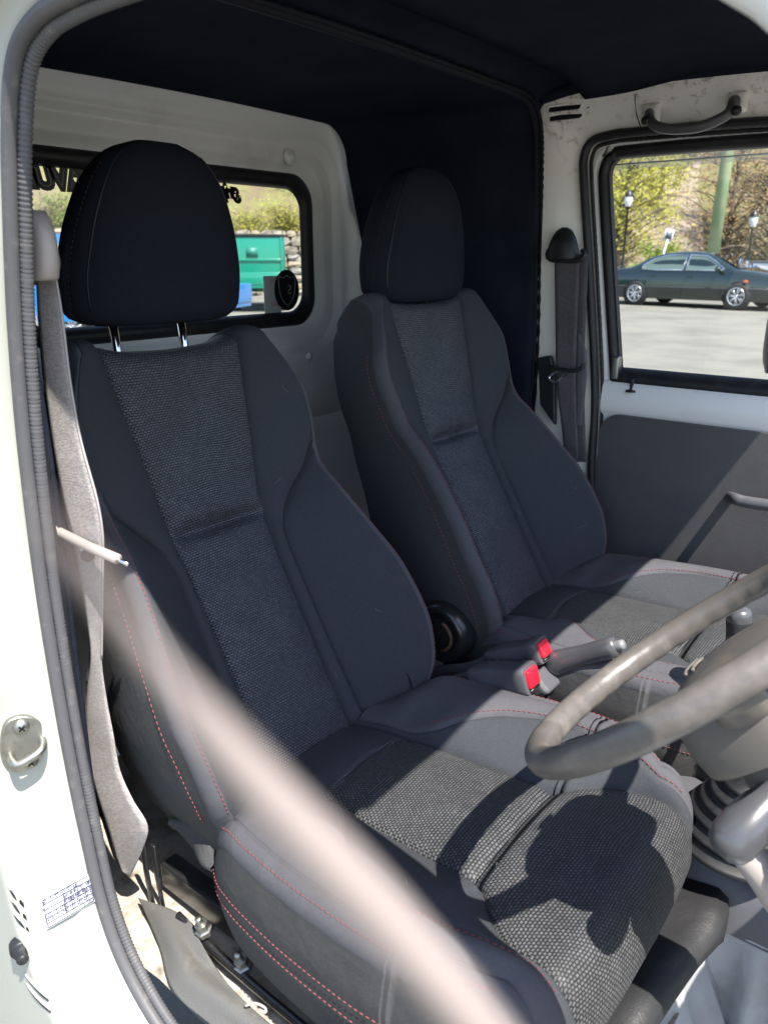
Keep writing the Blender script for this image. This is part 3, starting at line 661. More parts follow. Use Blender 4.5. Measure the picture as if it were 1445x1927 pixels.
hiF = pchip([(.04, .088), (.13, .092), (.2, .098), (.3, .101), (.385, .102), (.405, .110), (.43, .135), (.47, .160), (.52, .168), (.56, .150), (.60, .140)])
hsF = pchip([(.04, .102), (.15, .104), (.185, .110), (.215, .135), (.24, .160), (.27, .186), (.34, .213), (.43, .207), (.49, .192), (.54, .176), (.57, .158), (.6, .148)])
hqF = pchip([(.04, .165), (.07, .200), (.11, .222), (.15, .233), (.27, .248), (.36, .252), (.46, .240), (.52, .214), (.56, .178), (.60, .158)])
def make_cushion(dx, yc, dz, seat):
    def loc(s, x, phi=0):
        sg = 1 if s >= 0 else -1; a = abs(s); hi = hiF(x); hs = max(hsF(x), hi+.004); ho = max(hqF(x), hs+.006)
        k = min(5, int(a)); zb = .782+.022*(x-.13)/.4 - .012*smooth01((.12-x)/.1)
        lift = smooth01((x-.03)/.10)*smooth01((.60-x)/.16); gv = lambda d: -.0055*math.exp(-(d/.0035)**2)
        zs = .034*lift*smooth01((x-.12)/.12) + .004; zo = .040*lift
        if a <= 1:
            u = hi*a; z = zb + .010*(1-a*a) + gv((1-a)*hi); z += -.007*math.exp(-((x-.392)/.008)**2) + .003*math.exp(-((x-.42)/.02)**2)+.002*math.exp(-((x-.365)/.018)**2)
            if x < .2: z += -.004*math.exp(-((x-.135-.02*a*a)/.004)**2)
        elif k == 1 or a == 2:
            t = a-1; wd = hs-hi; u = hi+wd*t; z = zb+zs*t**1.2 + .012*math.sin(math.pi*t)*min(1, wd/.08) + gv(t*wd)+gv((1-t)*wd)
        elif k == 2 or a == 3:
            t = a-2; wd = ho-hs; u = hs+wd*t; z = zb+zs+(zo-zs)*t + .010*math.sin(math.pi*t)*min(1, wd/.06) + gv(t*wd)
        elif k == 3 or a == 4:
            t = a-3; an = R(95)*t; u = ho+.026*math.sin(an); z = zb+zo-.026*(1-math.cos(an)) + gv(t*.04)*.6
        else:
            t = min(1, a-4); u = ho+.026+.012*math.sin(math.pi*t)-.006*t; z = zb+zo-.026*1.09-(.155*smooth01((x-.0)/.12))*t + gv(t*.15)*.7 - 0; u += gv((t-.45)*.15)*.6
        xx = x - .050*(u/.25)**4*smooth01((x-.40)/.18)
        if phi:
            r_ = .058; xx = xx+r_*math.sin(phi)*(1-.25*min(1, a/4)); z = z - r_*1.25*(1-math.cos(phi)); u *= 1+.04*math.sin(phi)
        return u*sg, xx, z
    def pt(s, x, phi=0, lift=0):
        u, xx, z = loc(s, x, phi); return Vector((xx+dx, yc+u, z+dz+lift))
    XS = [(.04+.008*k, 0) for k in range(61)] + [(.384+.002*k, 0) for k in range(9)] + [(.127+.002*k, 0) for k in range(8)]
    XS = sorted(set(XS)) + [(.52, R(q)) for q in (8, 16, 24, 32, 40, 50, 60, 70, 80, 90)]
    XF = sorted(set([q[0] for q in XS]))
    def panel(name, s0, s1, cond, m, side=1, uvs=False):
        mb = MB(); ss = [s0+(s1-s0)*t for t in TT]
        if s0 == -1: ss = sorted([-1+t for t in TT] + [t for t in TT[1:]])
        rows = []; uu = []
        for x, ph in XS:
            if cond(x):
                rows.append([pt(side*s, x, ph) for s in ss]); uu.append([(loc(side*s, x, ph)[0], x+ph*.07) for s in ss])
        mb.grid(rows, uvs=uu if uvs else None); return mb.build(name, m, seat)
    XS = [q for q in XS if not (q[1] == 0 and q[0] > .5201)]
    panel('cushion', -1, 1, lambda x: x >= .1349, M['knit_c'], uvs=True)
    panel('rear_strip', -1, 1, lambda x: x <= .1351, M['plain'])
    for sd_ in (1, -1):
        panel('thigh_panel', 1, 2, lambda x: True, M['plain_c'], side=sd_)
        panel('cushion_border', 2, 3, lambda x: True, M['trim'], side=sd_)
        panel('border_roll', 3, 4, lambda x: True, M['trim'], side=sd_)
        panel('skirt', 4, 5, lambda x: True, M['side'], side=sd_)
        P = [pt(sd_*2.10, .17+.35*k/100, 0, .0012) for k in range(101)] + [pt(sd_*2.1, .52, R(8*k), .0012) for k in range(1, 6)]
        stitch(P, seat)
        stitch([pt(sd_*3.45, .06+.46*k/100, 0, .0008) for k in range(101)], seat)
        for s_ in (4.38, 4.52): stitch([pt(sd_*s_, .06+.46*k/100)+Vector((0, sd_*.0014, 0)) for k in range(101)] + [pt(sd_*s_, .52, R(6*k))+Vector((.0006, sd_*.0014, 0)) for k in range(1, 6)], seat)
    return pt
M['knit_c'] = knit('mesh_knit_cushion', 0, (.013, .013, .016), (.125, .128, .134), .0052, .0042)
M['plain_c'] = M['plain']

def make_headrest(c, hts, seat, yc, tilt, wsc=1.0):
    """lofted rounded block; c = centre of its underside"""
    hwF = pchip([(0, .122), (.02, .136), (.06, .139), (.12, .129), (.17, .113), (.21, .093), (.24, .064), (.253, .030)])
    thF = pchip([(0, .040), (.03, .052), (.1, .056), (.18, .050), (.23, .034), (.253, .016)])
    c = Vector(c); sc_ = hts/.255; rows = []
    Zs = [0, .004, .012, .022] + [.022+.0105*k for k in range(1, 21)] + [.238, .244, .249, .2525]
    mbh = MB(); rows = []
    for z in Zs:
        row = []; hw, th = hwF(z)*wsc, thF(z)
        if z < .02: f_ = .80+.2*math.sqrt(max(0, 1-(1-z/.02)**2)); hw *= f_; th *= f_
        for j in range(48):
            a = 2*math.pi*j/48; ca, sa = math.cos(a), math.sin(a); e = .55
            yy = hw*math.copysign(abs(sa)**e, sa); xx = th*math.copysign(abs(ca)**e, ca) - .02*(yy/.13)**2*(1 if ca > 0 else .3)
            g = 0
            row.append(c + Vector((xx - tilt*z, yy, z))*sc_)
        rows.append(row)
    mbh.grid(rows, cu=True); n = len(Zs)
    mbh.f.append(tuple(range(48))[::-1]); mbh.f.append(tuple((n-1)*48+j for j in range(48)))
    h = mbh.build('headrest', M['headrest'], seat)
    for sd_ in (-1, 1):
        # thin welt line between face and side gusset
        P = []
        for i, z in enumerate(Zs[3:-3]):
            r_ = rows[i+3]; jj = 7 if sd_ > 0 else 41
            P.append(r_[jj])
        MB().tube(P, .0011, 6).build('welt', M['sticker'], h)
        jj = 10 if sd_ > 0 else 38; stitch([rows[i+3][jj]+Vector((.0006, sd_*.0008, 0)) for i in range(len(Zs)-8)], h, thread=M['dark_thread'], r=.0006)
    return h

def recliner(c, side, seat, m=None):
    mb = MB(); mb.lathe([(0, .016), (.020, .016), (.024, .012), (.040, .012), (.044, .017), (.052, .016), (.058, .008), (.060, 0), (.060, -.02)], c, (0, side, 0), 32)
    return mb.build('recliner_disc', M['blackmetal'], seat)

# --- driver seat
ds = thing('driver_seat', 'black bucket seat nearest the door, headrest raised on chrome posts, red stitching', 'seat', (.2, -.31, .58))
ptD, VD, ND = make_back((.030, -.310, .764), 25.6, ds)
cD = make_cushion(0, -.315, 0, ds)
hrD = make_headrest((-.298, -.283, 1.402), .262, ds, -.31, -.06, 1.13)
for y in (-.372, -.246):
    MB().tube([(-.308, y, 1.43), (-.300, y, 1.36), (-.288, y, 1.31)], .0065, 14).build('headrest_post', M['chrome'], ds)
    MB().lathe([(0, .010), (.018, .009), (.022, .005), (.023, -.004)], (-.296, y, 1.348), (-.2, 0, 1), 18).build('post_sleeve', M['blackplastic'], ds)
recliner((.02, -.10, .79), 1, ds)
# seat frame, rails and bolts
fr = MB(); fr.box((.27, -.315, .645), (.46, .36, .05)); fr.box((.27, -.18, .605), (.52, .035, .05)); fr.box((.22, -.515, .605), (.62, .03, .045))
fr.build('seat_frame', M['blackmetal'], ds, bevel=.004)
MB().tube([YP(268, 1580, -.552), YP(276, 1640, -.552), YP(292, 1722, -.552)], .007, 6, flat=(1, .5)).build('hinge_bracket', M['blackmetal'], ds, bevel=.003)
MB().tube([YP(288, 1590, -.548), YP(296, 1650, -.548), YP(312, 1728, -.548)], .006, 6, flat=(1, .5)).build('hinge_bracket', M['blackmetal'], ds, bevel=.002)
MB().tube(spline([(-.01, -.56, .60), (.06, -.562, .592), (.18, -.565, .59), (.40, -.567, .59)], 6), .009, 8, flat=(1, .6)).build('slide_rail', M['blackmetal'], ds)
for p in (ZP(384, 1748, .615), ZP(458, 1815, .60)):
    b_ = MB().lathe([(.0, .012), (.006, .012), (.0095, .012), (.0095, .002), (.013, .001), (.013, -.006)], p, (-.1, -.3, 1), 6); b_.build('bolt_nut', M['steel'], ds, smooth=False)
    MB().lathe([(0, .024), (.0045, .024), (.005, .022), (.005, .0)], p, (-.1, -.3, 1), 12).build('bolt', M['steel'], ds)
# folded bag of fabric at the lower corner of the backrest
mb = MB(); rows = []
for i in range(13):
    t = i/12; row = []
    for j in range(16):
        a = 2*math.pi*j/16; rr_ = .022*math.sin(math.pi*min(.97, max(.06, t)))**.5*(1+.18*math.sin(3*a+5*t))
        row.append(Vector((-.035+.10*t, -.535+.015*math.sin(4*t), .735-.015*t)) + Vector((0, math.cos(a)*rr_*.9, math.sin(a)*rr_)))
    rows.append(row)
mb.grid(rows, cu=True); mb.build('gathered_hem', M['side'], ds)

# lint and hairs caught on the cloth
def lint(seat, ptb, ptc, seed):
    rnd = random.Random(seed); mb = MB()
    for k in range(14):
        if k % 2: s_ = rnd.choice((-1, 1))*rnd.uniform(1.1, 2.9); v_ = rnd.uniform(.05, .6); f_ = lambda a, b: ptb(s_+a*14, v_+b, 0, .0008)
        else: s_ = rnd.choice((-1, 1))*rnd.uniform(.1, 1.9); v_ = rnd.uniform(.15, .5); f_ = lambda a, b: ptc(s_+a*10, v_+b, 0, .0008)
        an = rnd.uniform(0, 6.28); ln = rnd.uniform(.0015, .006); c_ = rnd.uniform(-1, 1)*ln
        mb.tube([f_(math.cos(an)*ln*t+c_*t*t, math.sin(an)*ln*t-c_*t*t) for t in (-1, -.4, .2, .7, 1)], .0002, 4)
    mb.build('lint', mat('pale_lint', (.22, .22, .23), .9), seat, kind='stuff')
lint(ds, ptD, cD, 4)
# --- passenger seat
ps = thing('passenger_seat', 'black bucket seat beside the far door, headrest pushed right down, red stitching', 'seat', (.2, .29, .62))
ptP, VP_, NP_ = make_back((.083, .293, .812), 26.2, ps)
cP = make_cushion(.030, .295, .045, ps)
hrP = make_headrest((-.220, .306, 1.414), .258, ps, .29, .0, 1.10)
for y in (.23, .356): MB().tube([(-.238, y, 1.46), (-.225, y, 1.38)], .0065, 12).build('headrest_post', M['chrome'], ps)
rcc = YP(832, 1190, .030); rc = recliner(rcc, -1, ps)
MB().tube([Vector((rcc.x+.030*math.cos(R(a)), rcc.y-.0165, rcc.z+.030*math.sin(R(a)))) for a in range(-70, 80, 10)], .0035, 6).build('coil_spring', mat('rusty_steel', (.16, .07, .03), .6, noise=(80, (.05, .03, .02), .45, .6)), rc)
fr = MB(); fr.box((.29, .295, .69), (.46, .36, .05)); fr.box((.29, .15, .65), (.56, .03, .05)); fr.box((.29, .45, .65), (.56, .03, .05)); fr.build('seat_frame', M['blackmetal'], ps, bevel=.004)
MB().box((.02, .10, .74), (.05, .006, .14), Matrix.Rotation(R(-20), 3, 'Y')).build('hinge_bracket', M['blackmetal'], ps, bevel=.002)
mb = MB(); mb.tube(spline([(.00, .105, .89), (.03, .098, .85), (.06, .09, .81), (.06, .092, .78)], 6), .004, 8); mb.build('release_lever', M['chrome'], ps)
mb = MB(); rows = []
for i in range(13):
    t = i/12; row = []
    for j in range(16):
        a = 2*math.pi*j/16; rr_ = .030*math.sin(math.pi*min(.97, max(.06, t)))**.5*(1+.16*math.sin(3*a+4*t))
        row.append(Vector((.045+.09*t, .085+.045*t, .832-.035*t)) + Vector((0, math.cos(a)*rr_*.7, math.sin(a)*rr_)))
    rows.append(row)
mb.grid(rows, cu=True); mb.build('gathered_hem', M['trim'], ps)
lint(ps, ptP, cP, 9)

# ================================================================== BELTS, BUCKLES, LEVERS
def ribbon(Lp, Rp, th, name, m, parent, n=8, wave=0):
    A = spline(Lp, n); B = spline(Rp, n); rows = []; uu = []
    for i, (a, b) in enumerate(zip(A, B)):
        rows.append([a.lerp(b, k/6) for k in range(7)]); Lg = Lg + ((A[i]+B[i])/2-(A[i-1]+B[i-1])/2).length if i else 0.0; uu.append([(.047*k/6, Lg) for k in range(7)])
    mb = MB(); mb.grid(rows, uvs=uu); return mb.build(name, m, parent, thick=th)
fb = thing('seat_belt', 'dark grey passenger seat belt hanging straight down the far white pillar', 'seat belt', tuple(YP(1065, 760, .60)), 'seat belts')
yb = .588
Lb = [YP(1043, 478, .594), YP(1044, 560, yb), YP(1045, 640, yb), YP(1046, 690, yb), YP(1049, 740, yb), YP(1056, 800, yb+.01), YP(1064, 870, yb+.02)]
Rb = [YP(1090, 478, .594), YP(1087, 560, yb), YP(1084, 640, yb), YP(1083, 690, yb), YP(1083, 740, yb), YP(1085, 800, yb+.01), YP(1088, 870, yb+.02)]
ribbon(Lb, Rb, .0014, 'webbing', M['belt'], fb)
Lb2 = [p+Vector((.008, .018, 0)) for p in Lb]; Rb2 = [p+Vector((.013, .016, 0)) for p in Rb]
ribbon(Lb2, Rb2, .0014, 'return_webbing', M['belt'], fb)
# anchor cover: domed trapezoid
rows = []
cv = [(428, 1063, 5), (434, 1063, 14), (446, 1063, 20), (460, 1062, 25), (476, 1061, 29), (486, 1060, 30), (488, 1060, 29)]
for py, px, hw in cv:
    row = []
    for k in range(13):
        a = math.pi*k/12; row.append(YP(px-hw*math.cos(a), py, .604) + Vector((0, -.030*math.sin(a)**.6*min(1, (py-420)/30), 0)))
    rows.append(row)
mb = MB(); mb.grid(rows); mb.f.append(tuple((len(rows)-1)*13+k for k in range(13))); mb.build('anchor_cover', M['blackplastic'], fb)
mb = MB(); mb.tube(spline([YP(1033, 470, .592), YP(1030, 480, .590), YP(1038, 489, .588), YP(1064, 490, .586), YP(1090, 489, .588), YP(1099, 480, .590), YP(1095, 470, .592)], 6), .0055, 10); mb.build('guide_loop', M['blackplastic'], fb)
tb = MB(); tb.tube(spline([YP(1036, 690, .578), YP(1048, 694, .574), YP(1078, 698, .574), YP(1094, 692, .576), YP(1098, 684, .578)], 6), .0065, 10, flat=(.7, 1.1)); tg = tb.build('tongue', M['blackplastic'], fb)
mb = MB(); mb.tube(spline([YP(1070, 698, .574), YP(1058, 708, .572), YP(1046, 719, .570), YP(1036, 716, .570), YP(1034, 708, .571), YP(1046, 700, .572), YP(1060, 697, .573)], 6), .0030, 8); mb.build('tongue_plate', M['chrome'], tg)
MB().poly([YP(1016, 672, .606), YP(1040, 668, .604), YP(1048, 700, .604), YP(1048, 800, .604), YP(1020, 760, .606)], (0, -.014, 0)).build('retractor_cover', M['blackplastic'], fb, smooth=False, bevel=.004)
MB().poly([YP(1086, 630, .610), YP(1092, 628, .610), YP(1104, 660, .612), YP(1105, 700, .612), YP(1096, 800, .612), YP(1086, 800, .610)], (0, -.008, 0)).build('retractor_flange', M['greyplastic'], fb, smooth=False, bevel=.002)

nb = thing('seat_belt', 'pale sunlit driver seat belt twisted beside the ribbed door seal', 'seat belt', tuple(YP(240, 1640, -.60)), 'seat belts')
e = [((70, 525), (104, 515)), ((74, 600), (118, 600)), ((82, 700), (133, 720)), ((96, 820), (153, 830)), ((116, 940), (183, 940)), ((135, 1010), (194, 1010)), ((150, 1080), (194, 1080)), ((163, 1160), (193, 1150)), ((172, 1230), (192, 1240)), ((165, 1300), (200, 1310)), ((160, 1370), (213, 1380)), ((166, 1440), (226, 1450)), ((180, 1500), (250, 1505)), ((198, 1560), (278, 1555)), ((216, 1615), (268, 1600)), ((232, 1640), (246, 1650))]
Lp = [YP(*a, -.598+.0008*i) for i, (a, b) in enumerate(e)]; Rp = [YP(*b, -.590+.0008*i) for i, (a, b) in enumerate(e)]
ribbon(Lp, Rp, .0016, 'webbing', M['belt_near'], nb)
MB().tube(spline(Rp[:9], 6), .0016, 6).build('selvedge', M['belt_near'], nb)
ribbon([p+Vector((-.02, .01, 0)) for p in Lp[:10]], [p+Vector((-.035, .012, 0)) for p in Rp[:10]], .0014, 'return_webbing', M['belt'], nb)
ac = MB(); rows = []
for k, (py, px, hw) in enumerate([(395, 62, 4), (410, 68, 14), (440, 75, 19), (470, 80, 20), (500, 82, 20), (522, 84, 17), (528, 84, 12)]):
    row = []
    for j in range(14):
        a = 2*math.pi*j/14; row.append(YP(px+hw*math.cos(a), py, -.606) + Vector((0, .014*math.sin(a), 0)))
    rows.append(row)
ac.grid(rows, cu=True); ac.f.append(tuple(6*14+j for j in range(14))); ac.build('anchor_cover', M['beigeplastic'], nb)
mb = MB(); mb.tube(spline([YP(66, 470, -.585), YP(88, 468, -.580), YP(98, 485, -.578), YP(96, 512, -.58), YP(80, 524, -.582), YP(66, 522, -.585)], 6), .0085, 10); mb.build('guide_loop', M['beigeplastic'], nb)
MB().lathe([(0, .006), (.006, .006), (.008, .003), (.008, -.002)], YP(166, 1045, -.597), (.6, -.8, .1), 16).build('stop_button', M['blackplastic'], nb)
rod = thing('belt_guide_rod', 'grey plastic-sheathed wire rod crossing the driver seat belt', 'rod', tuple(YP(115, 1003, -.60)))
MB().tube([YP(90, 990, -.612), YP(118, 1004, -.604), YP(170, 1030, -.600), YP(222, 1052, -.598)], .0062, 12).build('sheath', M['beigeplastic'], rod)
MB().tube([YP(215, 1049, -.598), YP(242, 1062, -.597)], .0026, 8).build('wire_tip', M['chrome'], rod)
lp = thing('elastic_loop', 'small black elastic loop sewn to the driver seat side', 'loop', tuple(YP(210, 1135, -.58)))
mb = MB(); mb.tube(spline([YP(192, 1124, -.578), YP(208, 1122, -.582), YP(222, 1140, -.584), YP(226, 1156, -.582), YP(210, 1153, -.580), YP(192, 1150, -.576)], 6), .0042, 8, flat=(1.2, .5)); mb.build('band', M['blackplastic'], lp)

# --- buckles on stalks between the seats
def buckle(p0, p1, hw, hh, label, stalk):
    p0 = Vector(p0); p1 = Vector(p1); t = (p1-p0).normalized(); y = Vector((0, 1, 0)); y = (y-t*y.dot(t)).normalized(); z = t.cross(y); z = z if z.z > 0 else -z
    b = thing('belt_buckle', label, 'belt buckle', tuple(p0), 'belt buckles')
    L = (p1-p0).length; rows = []
    for s, k in ((0, .55), (.03, .82), (.10, .94), (.4, 1), (.80, 1.0), (.83, 1.07), (.97, 1.07), (1.0, 1.0)):
        row = []
        for j in range(28):
            a = 2*math.pi*j/28; ca, sa = math.cos(a), math.sin(a)
            row.append(p0+t*(L*s) + y*(hw*k*math.copysign(abs(ca)**.4, ca)) + z*(hh*k*math.copysign(abs(sa)**.4, sa)))
        rows.append(row)
    mb = MB(); mb.grid(rows, cu=True); mb.f.append(tuple(range(28))[::-1]); mb.f.append(tuple(7*28+j for j in range(28))); body = mb.build('housing', M['greyplastic'], b, autos=50)
    rot = Matrix((t, y, z)).transposed()
    MB().box(p1 - t*.001 + z*hh*.08, (.014, hw*1.35, hh*1.35), rot).build('red_button', M['red'], b, bevel=.003)
    MB().box(p1 + z*(-hh*.78), (.006, hw*1.2, .003), rot).build('slot', M['sticker'], b)
    q = p0+t*(L*.22) - y*(hw*1.0)
    fr_ = MB()
    for i, j, wl, wh in ((0, 1, .014, .0012), (0, -1, .014, .0012), (-1, 0, .0012, .012), (1, 0, .0012, .012)):
        fr_.box(q+t*(i*.007)+z*(j*.006), (wl, .0012, wh), rot)
    fr_.build('embossed_mark', M['greyplastic'], b)
    MB().tube(spline(stalk+[p0+t*.01], 8), .0085, 10, flat=(1.6, .7)).build('stalk', M['greyplastic'], b)
    return b
buckle(YP(888, 1272, -.045), YP(1000, 1276, -.045)+Vector((0, 0, .0)), .024, .0225, 'charcoal buckle with red button nearest the driver cushion', [Vector((.00, -.05, .72)), Vector((.06, -.05, .75)), Vector((.11, -.047, .782))])
buckle(YP(921, 1240, .012), YP(1022, 1222, .012), .022, .020, 'charcoal buckle with red button behind the other, under the handbrake grip', [Vector((.00, .02, .73)), Vector((.06, .02, .76)), Vector((.12, .014, .79))])
# --- handbrake
hbk = thing('handbrake', 'grey handbrake lever with push button end between the seats', 'handbrake', (.27, .0, .70))
p0, p1 = YP(1032, 1252, .03), YP(1160, 1216, .03)
t = (p1-p0).normalized()
mb = MB(); pts = [p0.lerp(p1, k/12) for k in range(13)]
mb.tube(pts, [.016, .0225, .0225, .0215, .0205, .0195, .0185, .018, .018, .018, .018, .0175, .015], 16, flat=(1.0, .85)); mb.build('grip', M['silver'], hbk)
MB().lathe([(.0085, -.004), (.0085, .006), (.0075, .011), (0, .012)], p1+t*.002, t, 16).build('push_button', mat('pale_button', (.17, .17, .18), .4), hbk)
bs = []
for a in ((1030, 1245), (1062, 1282), (1040, 1290), (1022, 1340), (1005, 1355), (985, 1330), (990, 1262)): bs.append(YP(*a, .028))
MB().poly(bs, (0, -.055, 0)).build('lever_base', M['greyplastic'], hbk, smooth=False, bevel=.008)
MB().tube(spline([YP(1036, 1288, .0), YP(1028, 1300, .0), YP(1035, 1330, .0), YP(1048, 1356, .0)], 6), .004, 8).build('base_edge', M['blackplastic'], hbk)

# --- console tunnel between the seats
tn = MB(); rows = []
for x in (-.40, -.1, .1, .3, .45, .60, .75, .95):
    z = .70 if x < .2 else (.70 + .02*smooth01((x-.2)/.2) - .05*smooth01((x-.55)/.3))
    rows.append([Vector((x, y, zz)) for y, zz in ((-.13, .625), (-.125, z-.05), (-.11, z-.01), (-.09, z), (.09, z), (.11, z-.01), (.125, z-.05), (.13, .625))])
tn.grid(rows); tn.build('tunnel_cover', M['greyplastic'], truck)
tw = MB(); rows = []
for k in range(41):
    x = .50+.48*k/40; rb = .014*smooth01((math.cos(x*2*math.pi/.06)-.2)/.6)
    rows.append([Vector((x, -.128-rb*q_, z)) for z, q_ in ((.63, 0), (.61, .3), (.57, 1), (.45, 1), (.35, 1), (.24, 1))])
tw.grid(rows); tw.build('tunnel_side', M['floor'], truck)
# gear lever with pleated boot
gb = thing('gear_lever', 'gear lever with pleated black rubber boot and short grey knob', 'gear lever', (.60, -.045, .70))
cb = Vector((.600, -.075, .735))
ax = Vector((.10, .02, 1)).normalized()
prof = []
for k in range(6):
    r0 = .082-.0095*k; prof += [(r0, .018*k), (r0+.003, .018*k+.004), (r0+.001, .018*k+.008), (r0-.010, .018*k+.012), (r0-.0105, .018*k+.016)]
prof += [(.02, .112), (.016, .118), (0, .118)]
mb = MB(); mb.lathe(prof, cb, ax, 40); mb.build('pleated_boot', M['rubber'], gb)
kn = YP(1390, 1160, .03)
MB().tube(spline([cb+ax*.11, cb.lerp(kn, .55)+Vector((.01, 0, .03)), kn+Vector((0, 0, -.045))], 8), .008, 10).build('shaft', M['blackmetal'], gb)
MB().lathe([(.012, -.055), (.017, -.05), (.0165, -.02), (.0175, -.008), (.0170, -.004)], kn, (-.1, 0, 1), 18).build('leather_sleeve', M['vinyl'], gb)
MB().lathe([(.0172, -.006), (.018, .004), (.015, .011), (.008, .014), (0, .0145)], kn, (-.1, 0, 1), 18).build('knob_cap', M['silver'], gb)

# --- steering wheel
SC = Vector((.589, -.348, 1.139)); TL = .775; SR = .187
e1 = Vector((math.cos(TL), 0, math.sin(TL))); e2 = Vector((0, 1, 0)); sn = Vector((-math.sin(TL), 0, math.cos(TL)))
swh = thing('steering_wheel', 'worn grey two-spoke steering wheel over the driver cushion', 'steering wheel', tuple(SC))
def sw(r_, a, h=0): return SC + e1*(r_*math.cos(a)) + e2*(r_*math.sin(a)) + sn*h
mb = MB(); rows = []; NA = 160
for i in range(NA):
    a = 2*math.pi*i/NA; row = []
    for j in range(16):
        b = 2*math.pi*j/16; rt = .0143
        bumpy = .0015*max(0, math.sin(a*44))**.6*(max(0, math.cos(b-3.75))**2)*(1 if abs(math.sin(a)) > .1 else .3)
        row.append(SC + (e1*math.cos(a)+e2*math.sin(a))*(SR+(rt-bumpy)*math.cos(b)) + sn*((rt-bumpy)*math.sin(b)*1.06))
    rows.append(row)
mb.grid(rows, cu=True, cv=True); mb.build('rim', M['wheel'], swh)
# hub pad: rounded bar with dished sides
rows = []
for k, (s, h) in enumerate(((1.0, -.075), (1.04, -.05), (1.0, -.025), (.93, -.012), (.80, -.004), (.55, 0), (.2, .002))):
    row = []
    for j in range(40):
        a = 2*math.pi*j/40; ca, sa = math.cos(a), math.sin(a)
        row.append(SC + e1*(.030 + .070*s*math.copysign(abs(ca)**.7, ca)) + e2*(.100*s*math.copysign(abs(sa)**.7, sa)) + sn*(h-.012))
    rows.append(row)
mb = MB(); mb.grid(rows, cu=True); mb.f.append(tuple(6*40+j for j in range(40))); hub = mb.build('hub_pad', M['hub'], swh)
for k in range(2):
    pts_ = [sw(.030+.008*k, R(a), -.0105) + e1*(.015) for a in range(150, 211, 10)]
    MB().tube(pts_, .0018, 6).build('horn_mark', M['hub'], hub)
for s in (-1, 1):
    P = [SC+e2*(s*.05)+e1*(.04)-sn*.045, SC+e2*(s*.10)+e1*(.055)-sn*.040, SC+e2*(s*.145)+e1*(.075)-sn*.018, SC+e2*(s*.162)+e1*(.085)]
    MB().tube(spline(P, 8), lambda t: .030-.014*t, 12, flat=(.42, 1), upv=tuple(sn)).build('spoke', M['hub'], swh)
# column shroud, stalk and key barrel
cs = thing('steering_column', 'dusty grey steering column shroud with a silver-grey stalk knob, below the wheel', 'steering column', tuple(SC-sn*.30))
rows = []
for d, k in ((.075, .9), (.085, 1.0), (.12, 1.05), (.16, 1.0), (.165, .9), (.20, .88), (.30, .84), (.42, .8)):
    row = []
    for j in range(28):
        a = 2*math.pi*j/28; ca, sa = math.cos(a), math.sin(a)
        row.append(SC - sn*d + e1*(.02+.046*k*math.copysign(abs(ca)**.6, ca)) + e2*(.052*k*math.copysign(abs(sa)**.6, sa)))
    rows.append(row)
mb = MB(); mb.grid(rows, cu=True); mb.f.append(tuple(range(28))[::-1]); mb.build('shroud', mat('shroud_plastic', (.085, .078, .076), .5, noise=(20, (.12, .105, .1), .5, .75)), cs, autos=60)
kp = YP(1402, 1555, -.43)
kd = (YP(1460, 1490, -.40)-kp).normalized()
MB().lathe([(0, -.034), (.010, -.033), (.0175, -.027), (.0205, -.018), (.021, .0), (.0185, .022), (.0145, .034), (.010, .05), (.009, .10)], kp, kd, 24).build('stalk_knob', M['silver'], cs)
MB().tube([kp+kd*.05, SC-sn*.13+e2*(-.02)], .008, 10).build('stalk_arm', M['blackplastic'], cs)
MB().tube([YP(1395, 1590, -.38), YP(1440, 1655, -.36), YP(1500, 1750, -.34)], .016, 12).build('lower_column', M['beigeplastic'], cs)

# ================================================================== FLOOR, SEAT BOX
fx = .615
bxF = pchip([(-.66, .572), (-.45, .578), (-.35, .585), (-.25, .596), (-.15, .612), (-.06, .612), (0, .61)])
mb = MB(); rows = []
for k in range(41):
    y = -.64 + .62*k/40; row = []
    rb = .014*smooth01((math.cos((y+.64)*2*math.pi/.06)-.2)/.6)
    fy = bxF(y)
    for x, z in ((fy-.03, .64), (fy-.012, .61), (fy-.008+rb*.4, .58), (fy+.012+rb, .52), (fy+.05+rb, .42), (fy+.10+rb, .34), (fy+.16+rb, .29), (.95, .27)): row.append(Vector((x, y, z)))
    rows.append(row)
mb.grid(rows); mb.build('seat_box_front', M['floor'], truck)
# vinyl cover over the box edge
mb = MB(); rows = []
drop = pchip([(-.66, .10), (-.5, .09), (-.35, .075), (-.2, .066), (-.1, .055), (-.055, .045)])
for k in range(37):
    y = -.645 + .60*k/36; d = drop(y); wv = .003*math.sin(y*31)+.002*math.sin(y*67)
    en = .012*smooth01((y+.10)/.06)
    bx_ = bxF(y); tx = bx_+.012*smooth01((-.1-y)/.1)
    row = [Vector((.30, y, .655)), Vector((.50, y, .668)), Vector((tx-.03, y, .680+wv)), Vector((tx-.012, y, .682+wv)), Vector((tx+.002, y, .674+wv)), Vector((tx+.006, y, .660)), Vector((bx_+.008+wv, y, .650)), Vector((bx_+.004+wv*2, y, .640)), Vector((bx_-.006, y, .636))]
    rows.append(row)
mb.grid(rows); vc = mb.build('seat_box_cover', M['vinyl'], truck)
MB().poly([(.30, -.046, .66), (.50, -.046, .668), (fx-.04, -.046, .68), (fx-.01, -.046, .66), (fx-.008, -.046, .60), (.3, -.046, .58)], (0, -.004, 0)).build('cover_end', M['vinyl'], vc, smooth=False)
